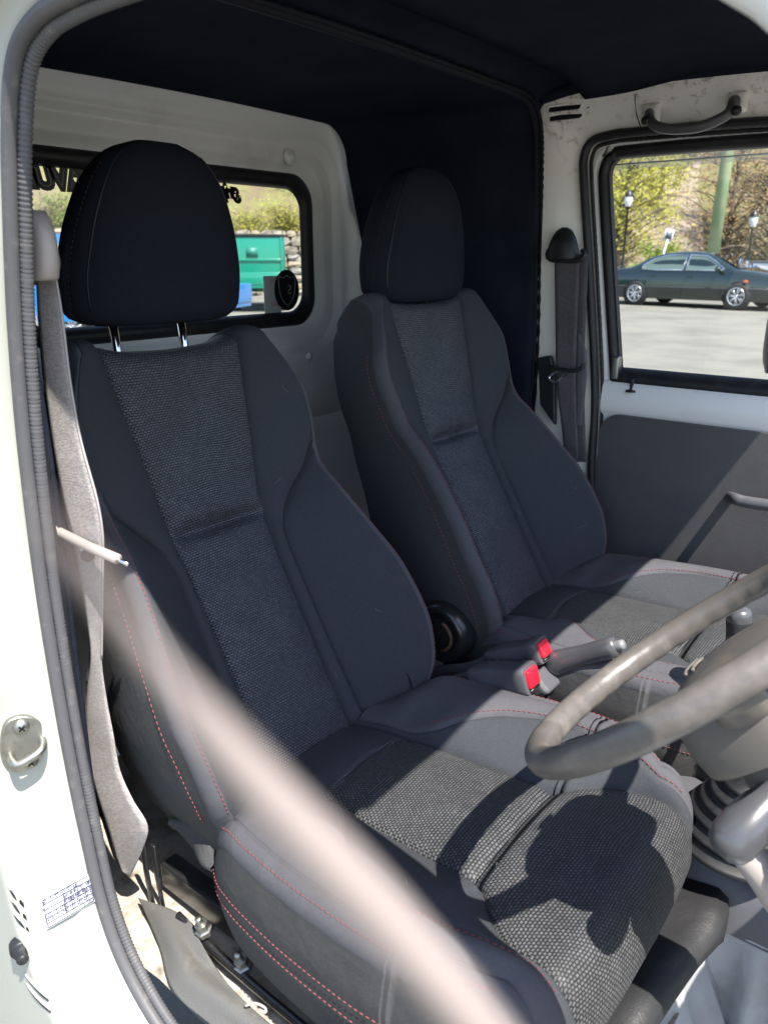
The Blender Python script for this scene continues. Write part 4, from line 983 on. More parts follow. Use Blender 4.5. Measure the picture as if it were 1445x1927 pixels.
# sill shelf under the near side of the seat, with dirt, and the loose vinyl mat over it
mb = MB(); rows = []
for k in range(25):
    x = -.45 + 1.05*k/24
    rows.append([Vector((x, y, .565+.004*math.sin(x*40+y*60))) for y in (-.625, -.61, -.58, -.54, -.48, -.30, 0, .3, .62)])
mb.grid(rows); mb.build('floor_pan', M['dirt'], truck)
mt = MB(); rows = []
P = [[(262, 1690), (290, 1700), (330, 1715), (360, 1735)], [(285, 1740), (315, 1745), (352, 1762), (385, 1785)], [(305, 1790), (335, 1790), (375, 1812), (420, 1840)], [(318, 1845), (352, 1842), (405, 1862), (470, 1895)], [(345, 1885), (390, 1890), (455, 1915), (530, 1945)], [(400, 1930), (460, 1945), (530, 1975), (610, 2005)], [(480, 2000), (560, 2030), (640, 2060), (720, 2090)]]
zz = [[.585, .592, .600, .606], [.578, .596, .600, .604], [.575, .600, .596, .602], [.576, .597, .604, .602], [.578, .592, .602, .604], [.58, .592, .6, .604], [.58, .592, .6, .604]]
G = [[ZP(*q, z) for q, z in zip(a, b)] for a, b in zip(P, zz)]
cols = [spline([G[i][j] for i in range(7)], 6) for j in range(4)]
for i in range(len(cols[0])): rows.append(spline([c_[i] for c_ in cols], 6))
mt.grid(rows)
lm = tag(mt.build('floor_mat', M['mat'], None, thick=.003), 'rumpled grey vinyl mat lying beside the driver seat rail', 'mat')
MB().tube(spline([ZP(462, 1893, .612), ZP(480, 1888, .616), ZP(498, 1896, .614), ZP(500, 1905, .612), ZP(488, 1900, .612)], 6), .0018, 6).build('zip_tie', M['beigeplastic'], ds)
# tyre-side sill below the door seal
mb = MB(); rows = []
for x in (-.2, .05, .3, .6, .95):
    rows.append([Vector((x, y, z)) for y, z in ((-.60, .45), (-.64, .445), (-.66, .44), (-.70, .43), (-.735, .40), (-.74, .25))])
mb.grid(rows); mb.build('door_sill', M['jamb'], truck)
# unseen dashboard shell carrying the column, rear edge extended to shade the footwell
mb = MB(); rows = []
for y in (-.62, -.4, 0, .4, .62): rows.append([Vector((x, y, z)) for x, z in ((1.02, .80), (.94, .86), (.86, .96), (.835, 1.01), (.86, 1.06), (1.02, 1.09))])
mb.grid(rows); mb.build('dashboard', M['greyplastic'], truck)
mb = MB(); rows = [[Vector((x, y, .237)) for x in (.66, .9, 1.07)] for y in (-.70, -.3, .1, .66)]; mb.grid(rows); mb.build('footwell', M['floor'], truck)

# ================================================================== REAR-WINDOW STICKERS (seen from behind, so mirrored)
def winpt(py, pz, h=0): return Vector((-.6035+h, py, pz))
def sticker_text(txt, c, size, label, off, mm, sh=0.0, name='window_lettering'):
    # letters face outwards (-x): seen from inside they read reversed
    mbx = text_mesh(txt, size, lambda v: winpt(c[0] - v.x, c[1] + v.y), offset=off, shear=sh)
    return mbx
q1 = XP(112, 338, -.6035); q2 = XP(432, 360, -.6035)
lt = thing('window_lettering', 'large black reversed banner lettering at the top left of the rear window', 'sticker', tuple(q1))
sticker_text('VAVUM', (q1.y, q1.z), .046, '', .0058, None, .18).build('outline', M['sticker'], lt, smooth=False)
mb = text_mesh('VAVUM', .046, lambda v: winpt(q1.y - v.x, q1.z + v.y, .0006), offset=-.0006, shear=.18); mb.build('letter_fill', M['stickergrey'], lt, smooth=False)
l2 = thing('window_lettering', 'small black reversed script lettering beside the driver headrest on the rear glass', 'sticker', tuple(q2))
sticker_text('grip', (q2.y, q2.z), .036, '', .0045, None, .3).build('outline', M['sticker'], l2, smooth=False)
qs = XP(540, 546, -.6035)
sh = thing('shield_sticker', 'round black shield sticker with a reversed S at the rear window corner', 'sticker', tuple(qs))
MB().poly([winpt(qs.y+.041*math.cos(R(a)), qs.z+.047*math.sin(R(a))) for a in range(0, 360, 10)], (.0006, 0, 0)).build('disc', M['sticker'], sh, smooth=False)
shp = spline([(0, .034, 0), (.012, .028, 0), (.026, .030, 0), (.026, .004, 0), (.018, -.020, 0), (0, -.034, 0), (-.018, -.020, 0), (-.026, .004, 0), (-.026, .030, 0), (-.012, .028, 0)], 4, True)
MB().tube([winpt(qs.y+v.x, qs.z+v.y, .0012) for v in shp], .0009, 5, closed=True).build('shield_line', mat('grey_line', (.3, .3, .3), .5), sh)
text_mesh('S', .030, lambda v: winpt(qs.y - v.x + .008, qs.z + v.y, .0013)).build('letter', mat('grey_line2', (.3, .3, .3), .5), sh, smooth=False)
qp = XP(514, 556, -.6035)
pp_ = thing('permit_paper', 'white permit slip with reversed pink print, taped behind the shield sticker', 'sticker', tuple(qp))
MB().poly([winpt(qp.y+a*.027, qp.z+b*.044, -.0022) for a, b in ((-1, -1), (1, -1), (1, 1), (-1, 1))], (.0004, 0, 0)).build('sheet', M['paper'], pp_, smooth=False)
for t_, dy, dz, s_ in (('SITE', .006, .032, .013), ('2025', .006, -.020, .013)):
    text_mesh(t_, s_, lambda v: winpt(qp.y - v.x + dy, qp.z + v.y + dz, -.0014)).build('print', M['paper_pink'], pp_, smooth=False)

# ================================================================== STRAP NEAR THE LENS
def near_lens(px, py, d): return CAM + _ray(px, py)*d
P = [near_lens(1150, 2250, .080), near_lens(980, 2030, .074), near_lens(860, 1880, .070), near_lens(720, 1720, .066), near_lens(560, 1550, .061), near_lens(400, 1370, .056), near_lens(300, 1250, .052), near_lens(215, 1140, .048), near_lens(140, 1040, .044), near_lens(70, 950, .040)]
mb = MB(); sp = spline(P, 8); n = len(sp)
mb.tube(sp, [.0024-.0017*smooth01((i/n-.32)/.40)-.0005*smooth01((i/n-.8)/.2) for i in range(n)], 12)
tag(mb.build('wrist_strap', M['strap'], None), 'pale out-of-focus cord crossing the lower left, close to the lens', 'cord')

# ================================================================== OUTSIDE
def lot_z(x, y): return .012*max(0, math.hypot(x, y)-4)
def lot_pt(px, py):
    p = ZP(px, py, 0)
    for _ in range(12): p = ZP(px, py, lot_z(p.x, p.y))
    return p
M['asphalt'] = mat('pale_asphalt', (.165, .158, .135), .9, noise=(.9, (.115, .11, .094), .42, .68), bump=(60, .3, .01))
M['hill'] = mat('leafy_bank', (.135, .105, .06), .95, noise=(.9, (.15, .15, .05), .42, .60), bump=(3, .8, .2))
M['gravel'] = mat('gravel_track', (.26, .22, .18), .95, noise=(2, (.17, .12, .08), .4, .65), bump=(20, .5, .05))
M['concrete'] = mat('pale_concrete', (.25, .245, .23), .85, noise=(3, (.19, .185, .17), .4, .7))
mb = MB(); rows = []
for d in (0, 3, 6, 10, 15, 20, 26, 32, 60, 150, 700):
    rows.append([Vector((d*math.cos(2*math.pi*k/72), d*math.sin(2*math.pi*k/72), lot_z(min(d, 32), 0))) for k in range(72)])
mb.grid(rows, cu=True); g = mb.build('ground', M['asphalt'], None, smooth=True); g['kind'] = 'structure'
# paler slab of pavement next to the truck
mb = MB(); rows = []
for yy in (1.6, 2.6, 3.6, 4.5): rows.append([Vector((x, yy + .06*x, lot_z(x, yy)+.012)) for x in (-6, -4, -2, 0, 2, 4)])
mb.grid(rows); g = mb.build('pavement', M['concrete'], None); g['kind'] = 'structure'
HN = [[random.uniform(-1, 1) for _ in range(40)] for _ in range(40)]
def vn(x, y):
    i, j = int(math.floor(x)), int(math.floor(y)); fx_, fy_ = smooth01(x-i), smooth01(y-j); h = lambda a, b: HN[a % 40][b % 40]
    return (h(i, j)*(1-fx_)+h(i+1, j)*fx_)*(1-fy_)+(h(i, j+1)*(1-fx_)+h(i+1, j+1)*fx_)*fy_
def hill_z(x, y):
    d = math.hypot(x, y); a = math.degrees(math.atan2(y, x))
    st_ = 27.0 + 6*smooth01((120-a)/15)
    s = max(0, d-st_); z0 = .34
    bank = 1.95*smooth01((a-118)/8)*smooth01((d-26.4)/.5)
    edge = smooth01((a-40)/25)*smooth01((220-a)/25)
    return z0 - .15 + (bank + .40*s*smooth01(s/9) - .0008*s*s + .5*vn(x/6, y/6)*smooth01(s/8) + 2.2*vn(x/19+5, y/19)*smooth01(s/25))*edge
mb = MB(); rows = []
for d in [25.9, 26.4, 26.9, 27.5] + [28+1.5*k for k in range(30)] + [75+6*k for k in range(22)]:
    rows.append([Vector((d*math.cos(R(40+1.5*k)), d*math.sin(R(40+1.5*k)), hill_z(d*math.cos(R(40+1.5*k)), d*math.sin(R(40+1.5*k))))) for k in range(121)])
mb.grid(rows); g = mb.build('hillside', M['hill'], None); g['kind'] = 'structure'
# gravel track climbing the bank, and a grey path across the slope behind the wall
def drape(a, b, wd, name, m, n=30, lift=.12):
    rows = []
    for k in range(n+1):
        t = k/n; p = Vector(a).lerp(Vector(b), t); d = (Vector(b)-Vector(a)).normalized(); e = Vector((-d.y, d.x, 0)); w_ = wd*(1+.15*math.sin(9*t))
        row = []
        for j in range(5):
            q = p+e*(w_*(j/4-.5)) + e*(1.2*math.sin(4*t)); row.append(Vector((q.x, q.y, hill_z(q.x, q.y)+lift)))
        rows.append(row)
    o = MB().grid(rows).build(name, m, None); o['kind'] = 'structure'; return o
def dirv(px, d):
    r_ = _ray(px, 485); h_ = Vector((r_.x, r_.y, 0)).normalized(); return Vector((CAM.x, CAM.y, 0)) + h_*d
drape(dirv(1268, 31), dirv(1292, 70), 3.4, 'gravel_track', M['gravel'])
drape(dirv(380, 37), dirv(640, 41), 1.6, 'hill_path', M['concrete'])

# --- trees
def leafmat(name, a, b):
    m = mat(name, a, .7, noise=(1.3, b, .35, .65), spec=.2); n = m.node_tree; p = n.nodes['Principled BSDF']
    tl = n.nodes.new('ShaderNodeBsdfTranslucent'); mx = n.nodes.new('ShaderNodeMixShader'); mx.inputs[0].default_value = .5
    src = p.inputs['Base Color'].links[0].from_socket; n.links.new(src, tl.inputs[0])
    n.links.new(p.outputs[0], mx.inputs[1]); n.links.new(tl.outputs[0], mx.inputs[2]); n.links.new(mx.outputs[0], n.nodes['Material Output'].inputs[0])
    return m
LM = {'yellow': leafmat('yellow_green_leaves', (.62, .58, .11), (.45, .46, .10)), 'orange': leafmat('russet_buds', (.60, .36, .20), (.45, .38, .20)),
      'green': leafmat('fresh_green_leaves', (.30, .36, .07), (.2, .28, .06)), 'olive': leafmat('olive_leaves', (.33, .30, .13), (.27, .21, .12)), 'pink': leafmat('pale_blossom', (.60, .50, .45), (.45, .40, .34))}
BARK = mat('grey_bark', (.16, .125, .095), .9, noise=(4, (.09, .07, .05), .4, .6))
def tree(name, label, base, hgt, rad, nleaf, lm_, leaf=.16, lean=0, twig=70, low=.12, group='trees on the bank'):
    base = Vector(base); t_ = thing(name, label, 'tree', tuple(base), group); rnd = random.Random(hash(name+label) % 9999 if False else int(base.x*31+base.y*17) % 9973)
    tr = MB(); tips = []
    for s in range(rnd.randint(1, 3)):
        top = base + Vector((rnd.uniform(-.3, .3)*rad+lean, rnd.uniform(-.3, .3)*rad, hgt*rnd.uniform(.6, .8)))
        b0 = base+Vector((rnd.uniform(-.15, .15), rnd.uniform(-.15, .15), -.3)); path = spline([b0, b0.lerp(top, .4)+Vector((rnd.uniform(-.2, .2), rnd.uniform(-.2, .2), 0)), top], 5)
        tr.tube(path, [.045*hgt**.6*(1-.8*i/(len(path)-1)) for i in range(len(path))], 7)
        for k in range(twig//2):
            f_ = rnd.uniform(low+.05, 1); p = path[min(len(path)-1, int(f_*(len(path)-1)))]
            a = rnd.uniform(0, 2*math.pi); ln = rad*rnd.uniform(.4, 1.05)*(1-.35*f_)
            q = p+Vector((math.cos(a)*ln, math.sin(a)*ln, rnd.uniform(.1, .75)*ln)); m_ = p.lerp(q, .5)+Vector((0, 0, ln*.14))
            br = spline([p, m_, q], 4); tr.tube(br, [.014*hgt**.5*(1-.85*i/(len(br)-1)) for i in range(len(br))], 4); tips += br[2:]
            for _ in range(3):
                q2_ = q.lerp(p, rnd.uniform(0, .5)) + Vector((rnd.uniform(-1, 1), rnd.uniform(-1, 1), rnd.uniform(-.2, .9)))*ln*.35; pm = q.lerp(p, .35)
                tr.tube([pm, q2_], [.006*hgt**.5, .002], 3); tips += [q2_, pm.lerp(q2_, .5)]
    tr.build('trunk', BARK, t_)
    cr = MB(); V = []; Fc = []
    for k in range(nleaf):
        c_ = rnd.choice(tips) + Vector((rnd.gauss(0, 1), rnd.gauss(0, 1), rnd.gauss(0, 1)))*rad*.10
        n_ = Vector((rnd.gauss(0, 1), rnd.gauss(0, 1), rnd.gauss(0, 1)+.6)).normalized(); x_ = n_.orthogonal().normalized(); y_ = n_.cross(x_); s_ = leaf*rnd.uniform(.5, 1.1)
        o_ = len(V); V += [c_-x_*s_, c_+y_*s_*.5, c_+x_*s_, c_-y_*s_*.5]; Fc.append((o_, o_+1, o_+2, o_+3))
    cr.add(V, Fc); cr.build('crown', LM[lm_], t_, smooth=False)
    return t_
def onhill(px, d):
    p = dirv(px, d); p.z = max(hill_z(p.x, p.y), lot_z(p.x, p.y)); return p
tree('willow_tree', 'bright yellow-green tree at the left edge of the passenger window', onhill(1150, 36), 7.5, 3.4, 6500, 'yellow', .085)
tree('willow_tree', 'yellow-green bushy tree right of the first lamp post', onhill(1215, 42), 7.5, 3.0, 5500, 'yellow', .09)
tree('shrub', 'low fresh green shrub at the foot of the gravel track', onhill(1225, 32), 2.0, 1.3, 1500, 'green', .10)
tree('bare_tree', 'thin russet tree right behind the utility pole', onhill(1365, 40), 9.0, 4.2, 2800, 'orange', .085, twig=110)
tree('bare_tree', 'broad russet tree at the right edge of the passenger window', onhill(1450, 38), 9.0, 4.2, 2800, 'orange', .085, twig=110)
tree('blossom_tree', 'pale blossoming tree half hidden behind the russet trees', onhill(1400, 55), 9.5, 3.6, 3500, 'pink', .11)
tree('olive_tree', 'olive-leaved tree on the left of the gravel track further up', onhill(1250, 60), 10, 4, 6000, 'olive', .12)
tree('olive_tree', 'olive-leaved tree on the right of the gravel track further up', onhill(1312, 52), 8, 3.2, 5000, 'olive', .11)
tree('hill_tree', 'grey-brown tree high on the slope above the track', onhill(1285, 86), 15, 7, 3000, 'olive', .3, twig=120)
tree('hill_tree', 'grey-brown tree high on the slope above the willows', onhill(1185, 80), 14, 7, 3000, 'olive', .3, twig=120)
tree('hill_tree', 'russet-brown tree high on the slope at the right', onhill(1390, 84), 15, 7, 2600, 'orange', .28, twig=120)
tree('shrub', 'green shrub on the bank beyond the rear window, near the belt anchor', onhill(120, 31), 1.3, .9, 900, 'green', .07, group='shrubs above the stone wall')
tree('shrub', 'yellow flowering shrub above the wall, upper right of the rear window', onhill(545, 31), .9, 1.3, 2600, 'yellow', .045, twig=120, group='shrubs above the stone wall')
tree('shrub', 'yellow flowering shrub above the wall, just right of the driver headrest', onhill(470, 30), .8, 1.2, 2400, 'yellow', .045, twig=120, group='shrubs above the stone wall')
tree('shrub', 'dry yellow shrub above the wall behind the black lettering', onhill(115, 31), 1.0, 1.3, 2000, 'olive', .05, twig=120, group='shrubs above the stone wall')

for k_, (px_, d_, lb_) in enumerate(((515, 35, 'pale yellow tuft high on the bank, upper right of the rear window'), (575, 34, 'pale yellow tuft on the bank beside the rear window corner'), (440, 36, 'pale yellow tuft on the bank beside the small black lettering'))):
    tree('shrub', lb_, onhill(px_, d_), 1.0, 1.5, 2400, 'yellow', .05, group='shrubs above the stone wall')

# --- stone retaining wall seen through the rear window: single stones
sw_ = thing('stone_wall', 'dry-stone retaining wall of pale boulders behind the parked small trucks', 'wall', tuple(dirv(300, 26)))
STM = [mat('wall_stone', (.27, .235, .185), .9, noise=(3, (.18, .15, .115), .4, .65), bump=(9, .5, .05)), mat('wall_stone_grey', (.21, .205, .185), .9, noise=(3, (.30, .27, .22), .4, .65), bump=(9, .5, .05)), mat('wall_stone_tan', (.32, .265, .19), .9, noise=(3, (.20, .155, .105), .4, .65), bump=(9, .5, .05))]
meshes = []
for k in range(8):
    rnd = random.Random(k); V = []; Fc = []
    for i in range(5):
        ph = -math.pi/2+math.pi*i/4
        for j in range(8):
            th = 2*math.pi*j/8; rr_ = 1+rnd.uniform(-.24, .18)
            q = Vector((math.cos(ph)*math.cos(th), math.cos(ph)*math.sin(th), math.sin(ph))); q = Vector([math.copysign(abs(c_)**.45, c_) for c_ in q])*rr_*.5; V.append(q)
    for i in range(4):
        for j in range(8): Fc.append((i*8+j, i*8+(j+1) % 8, (i+1)*8+(j+1) % 8, (i+1)*8+j))
    me = bpy.data.meshes.new('stone'); me.from_pydata([tuple(v) for v in V], [], Fc); me.validate(); me.materials.append(STM[k % 3]); meshes.append(me)
rnd = random.Random(3)
a0, a1 = 128.0, 156.0
zrow = .25
MBk = MB(); rows = [[Vector((26.35*math.cos(R(a)), 26.35*math.sin(R(a)), z)) for a in (a0-2, a0+7, a0+14, a0+21, a1+2)] for z in (.1, 2.25)]
MBk.grid(rows); MBk.build('backing', mat('wall_joint', (.10, .085, .065), .95), sw_, thick=.1)
while zrow < 2.2:
    hh = rnd.uniform(.2, .32); a = a0 + rnd.uniform(-.5, .5)
    while a < a1:
        wd = rnd.uniform(.3, .62); da = math.degrees(wd/26.2); am = a+da/2
        o = bpy.data.objects.new('stone', rnd.choice(meshes)); col.objects.link(o)
        o.location = (26.22*math.cos(R(am)), 26.22*math.sin(R(am)), zrow+hh/2); o.scale = (.34, wd*1.0, hh*1.04); o.rotation_euler = (rnd.uniform(-.12, .12), rnd.uniform(-.1, .1), R(am)); put(o, sw_); a += da
    zrow += hh*.97

# --- lamps and pole
BLK = mat('black_iron', (.012, .013, .013), .4); GLS = mat('frosted_globe', (.7, .72, .72), .25)
def lamp(px, py_top, d, label):
    b = dirv(px, d); b.z = max(lot_z(b.x, b.y), hill_z(b.x, b.y)-.1); hz = 1.5+(485-py_top)/FPX*d*math.cos(math.atan((px-722)/1527))*.97
    L_ = thing('street_lamp', label, 'street lamp', tuple(b), 'lamp posts beyond the lot'); H_ = hz-b.z
    MB().lathe([(.16, 0), (.16, .12), (.10, .2), (.085, .8), (.06, .9), (.045, 1.0), (.038, H_-.75), (.06, H_-.72), (.03, H_-.68), (.05, H_-.62), (.10, H_-.6), (.11, H_-.57)], b, (0, 0, 1), 14).build('post', BLK, L_)
    MB().lathe([(.08, H_-.55), (.13, H_-.42), (.14, H_-.32), (.12, H_-.24)], b, (0, 0, 1), 14).build('globe', GLS, L_)
    MB().lathe([(.15, H_-.24), (.13, H_-.16), (.08, H_-.08), (.03, H_-.05), (.025, H_), (0, H_)], b, (0, 0, 1), 14).build('cap', BLK, L_)
lamp(1172, 368, 29, 'black lamp post with clear lantern, leftmost in the passenger window')
lamp(1407, 402, 30, 'black lamp post with clear lantern, right of the utility pole')
b = dirv(1338, 28.5); b.z = .1
MB_ = MB(); MB_.tube([b, b+Vector((.08, .05, 5)), b+Vector((.18, .1, 10))], [.21, .18, .15], 14)
tag(MB_.build('utility_pole', mat('greenish_pole', (.20, .27, .13), .8, noise=(2, (.30, .33, .20), .4, .65)), None), 'greenish treated utility pole standing behind the dark sedan', 'pole')
b = dirv(1228, 44); b.z = hill_z(b.x, b.y)-.2
MB_ = MB(); MB_.tube([b, b+Vector((.4, 0, 9))], [.13, .10], 10); tag(MB_.build('utility_pole', mat('weathered_pole', (.30, .25, .19), .9), None), 'thin weathered wooden pole among the yellow-green trees', 'pole')
# small sign behind the sedan, yellow sign up the track, fence posts
def signpost(px, d, zt, w_, h_, label, m1, m2, tilt=0):
    b = dirv(px, d); b.z = max(lot_z(b.x, b.y), hill_z(b.x, b.y))-.05; s_ = thing('sign', label, 'sign', tuple(b)); f_ = Vector((-FW.x, -FW.y, 0)).normalized(); r_ = Vector((RT.x, RT.y, 0))
    MB().tube([b, b+Vector((0, 0, zt))+r_*tilt], .025, 8).build('post', M['paper'], s_)
    c_ = b+Vector((0, 0, zt))+r_*tilt; rot = Matrix((r_, -f_, Vector((0, 0, 1)))).transposed() @ Matrix.Rotation(tilt*.5, 3, 'Y')
    MB().box(c_, (w_, .03, h_), rot).build('panel', m1, s_); MB().box(c_+f_*.02, (w_*.7, .01, h_*.6), rot).build('face', m2, s_)
signpost(1232, 27, 1.95, .27, .36, 'small white sign with dark face leaning behind the sedan roof', M['paper'], mat('sign_dark', (.08, .1, .12), .4), .35)
signpost(1250, 52, 2.3, .6, .6, 'yellow roadside sign far up the gravel track', mat('sign_yellow', (.75, .38, .03), .5), mat('sign_white', (.7, .7, .65), .5))

# --- cars
TYRE = mat('tyre', (.015, .015, .016), .8); RIM = mat('silver_rim', (.62, .62, .64), .25, metal=.8); DGL = glass('car_glass', (.30, .36, .34), .12)
def wheel(c, axis, r_, parent, spokes=10):
    c = Vector(c); a = Vector(axis).normalized()
    w_ = MB().lathe([(r_*.62, -.10), (r_*.95, -.10), (r_, -.06), (r_, .06), (r_*.95, .10), (r_*.68, .10), (r_*.64, .09)], c, a, 28).build('wheel', TYRE, parent)
    rm = MB(); rm.lathe([(r_*.66, .092), (r_*.70, .104), (r_*.64, .10), (r_*.60, .06), (r_*.58, -.02)], c, a, 28)
    x = a.orthogonal().normalized(); y = a.cross(x)
    for k in range(spokes):
        an = 2*math.pi*k/spokes; d = x*math.cos(an)+y*math.sin(an); e = a.cross(d)
        for s in (-1, 1): rm.tube([c+a*.085+d*r_*.12, c+a*.09+d*r_*.62+e*s*r_*.09], [.016, .012], 5)
    rm.lathe([(0, .10), (r_*.14, .095), (r_*.16, .07)], c, a, 14); rm.build('rim', RIM, w_)
    MB().lathe([(0, 0), (r_*.58, 0)], c, a, 20).build('brake_disc', M['blackmetal'], w_)
def sedan(c, yaw_, label):
    PA = mat('dark_green_paint', (.012, .024, .022), .18, coat=1, metal=.2); c = Vector(c); f_ = Vector((math.cos(yaw_), math.sin(yaw_), 0)); l_ = Vector((-f_.y, f_.x, 0))
    s_ = thing('sedan', 'dark green four-door sedan on multi-spoke wheels across the lot', 'car', tuple(c))
    W_ = lambda x, y, z: c+f_*x+l_*y+Vector((0, 0, z))
    top = pchip([(-2.5, .62), (-2.46, .86), (-2.3, .97), (-1.75, 1.01), (-1.15, 1.30), (-.75, 1.40), (-.1, 1.43), (.5, 1.37), (.95, 1.16), (1.32, .99), (1.8, .93), (2.25, .82), (2.45, .68), (2.5, .52)])
    bel = pchip([(-2.5, .60), (-2.4, .84), (-1.8, .93), (0, .92), (1.2, .90), (2.2, .78), (2.5, .50)])
    hwF_ = pchip([(-2.5, .70), (-2.3, .84), (-1.5, .90), (0, .91), (1.5, .90), (2.2, .84), (2.5, .66)])
    rows = []; xs = [-2.5+.1*k for k in range(51)]
    for x in xs:
        hw = hwF_(x); zt = max(top(x), bel(x)+.005); zb = bel(x); t_ = (zt-zb)/.5; row = []
        half = [(hw*.93, .20), (hw*.985, .30), (hw, .5), (hw*.985, .72 if zb > .75 else zb*.85), (hw*.95, zb), (hw*(.93-.10*min(1, t_)), zb+(zt-zb)*.5), (hw*(.90-.22*min(1, t_)), zb+(zt-zb)*.93), (hw*.45, zt+.01*min(1, t_)), (0, zt+.018)]
        row = [W_(x, y, z) for y, z in half] + [W_(x, -y, z) for y, z in half[:-1][::-1]]
        rows.append(row)
    mb = MB(); mb.grid(rows); n_ = len(rows[0]); mb.f.append(tuple(range(n_))); mb.f.append(tuple((len(xs)-1)*n_+j for j in range(n_))[::-1]); body = mb.build('body', PA, s_)
    def sidept(x, z, o_=.012):
        hw = hwF_(x); zb = bel(x); zt = max(top(x), zb+.005); t_ = (zt-zb)/.5; q = (z-zb)/max(.01, zt-zb)
        y = hw*.95+(hw*(.93-.10*min(1, t_))-hw*.95)*min(1, q/.5) if q < .5 else hw*(.93-.10*min(1, t_))+(hw*(.90-.22*min(1, t_))-hw*(.93-.10*min(1, t_)))*min(1, (q-.5)/.43)
        return W_(x, -(y+o_), z)
    for pts in ([(-1.30, .98), (-.85, .96), (.0-.10, .96), (-.10, 1.345), (-.6, 1.345), (-1.0, 1.25), (-1.28, 1.08)], [(-.02, .96), (.95, .96), (1.0, 1.0), (.72, 1.18), (.45, 1.32), (-.02, 1.35)]):
        wn = MB().poly([sidept(*q) for q in pts], l_*.01).build('side_window', mat('tinted_pane', (.10, .14, .12), .08, coat=.5), s_, smooth=False)
        MB().tube([sidept(*q, .016) for q in pts], .018, 6, closed=True).build('chrome_trim', M['chrome'], wn)
    MB().poly([W_(.98, -.6, 1.17), W_(1.30, -.66, 1.02), W_(1.30, .66, 1.02), W_(.55, .5, 1.37), W_(.55, -.5, 1.37)], Vector((0, 0, .012))).build('windscreen', DGL, s_, smooth=False)
    for x in (-1.42, 1.43):
        MB().lathe([(0, .0), (.37, 0), (.38, -.03)], W_(x, -.895, .33), -l_, 28).build('wheel_arch', M['sticker'], s_)  # black disc standing in for the shade inside the arch
        wheel(W_(x, -.83, .33), -l_, .325, s_, 7); wheel(W_(x, .83, .33), l_, .325, s_, 7)
    for x in (-.06, 1.0): MB().tube([sidept(x, .93, .0), W_(x, -hwF_(x)-.002, .5), W_(x, -hwF_(x)*.985, .30)], .006, 5).build('door_gap', M['sticker'], s_)
    MB().tube([W_(-2.3+.1*k, -hwF_(-2.3+.1*k)-.004, .52) for k in range(46)], .012, 6).build('side_moulding', M['greyplastic'], s_)
    for x in (-.95, .10): MB().box(W_(x, -.915, .80), (.16, .03, .03), Matrix.Rotation(yaw_, 3, 'Z')).build('door_handle', PA, s_, bevel=.008)
    MB().box(W_(1.62, -.905, .70), (.10, .03, .06), Matrix.Rotation(yaw_, 3, 'Z')).build('side_indicator', mat('amber', (.7, .16, .02), .3), s_, bevel=.01)
    MB().lathe([(0, .07), (.06, .05), (.085, 0), (.07, -.06), (0, -.08)], W_(.92, -.99, .99), f_, 14).build('mirror', PA, s_)
    MB().box(W_(2.30, -.76, .66), (.26, .18, .14), Matrix.Rotation(yaw_-.5, 3, 'Z')).build('headlamp', mat('clear_lamp', (.65, .65, .62), .1, coat=1), s_, bevel=.03)
    MB().box(W_(2.36, -.74, .36), (.18, .10, .08), Matrix.Rotation(yaw_-.5, 3, 'Z')).build('fog_lamp', mat('fog_lens', (.8, .7, .35), .1, coat=1), s_, bevel=.02)
    MB().tube([W_(-.5, -.1, 1.1), W_(-.5, -.1, .85)], .09, 8).build('front_seat', M['blackplastic'], s_)
a_, b_ = lot_pt(1195, 574), lot_pt(1383, 584)
print('sedan wheelbase', (b_-a_).length, a_, b_)
yw_ = math.atan2((b_-a_).y, (b_-a_).x); mid = (a_+b_)/2; mid += Vector((-math.sin(yw_), math.cos(yw_), 0))*.8
mid.z = lot_z(mid.x, mid.y)
sedan(mid, yw_, '')
# pale pickup bed behind the sedan
pk = lot_pt(1420, 560); pk = dirv(1440, 29); pk.z = .3
P_ = thing('pickup_truck', 'silver-white pickup half hidden behind the sedan bonnet', 'truck', tuple(pk)); rot = Matrix.Rotation(yw_, 3, 'Z')
WP = mat('silver_white_paint', (.55, .56, .56), .3, coat=.5)
MB().box(pk+Vector((-.6, 0, .78)), (3.0, 1.7, .55), rot).build('bed', WP, P_, bevel=.05); MB().box(pk+Vector((1.9, .5, 1.15)), (2.0, 1.7, 1.3), rot).build('cab', WP, P_, bevel=.12)
MB().box(pk+Vector((-.6, 0, 1.07)), (3.06, 1.74, .05), rot).build('bed_rail', M['greyplastic'], P_, bevel=.015)
for dx in (-1.3, 1.9): wheel(pk+rot@Vector((dx, -.80, .35)), rot@Vector((0, -1, 0)), .35, P_)
# low kerb wall behind the lot
MB_ = MB(); kc = [dirv(px, 31) for px in (1090, 1180, 1215)]; kd_ = [dirv(px, 31.5) for px in (1310, 1400, 1500)]
for seg, lab_ in ((kc, 'low rubble kerb wall left of the gravel track'), (kd_, 'low rubble kerb wall right of the gravel track')):
    ok = MB(); rows = []
    for p in spline(seg, 6): rows.append([Vector((p.x, p.y-.2, .1)), Vector((p.x, p.y-.2, .80+.05*math.sin(p.x*5))), Vector((p.x, p.y+.2, .82)), Vector((p.x, p.y+.2, .1))])
    ok.grid(rows); tag(ok.build('kerb_wall', STM[0], None), lab_, 'wall')

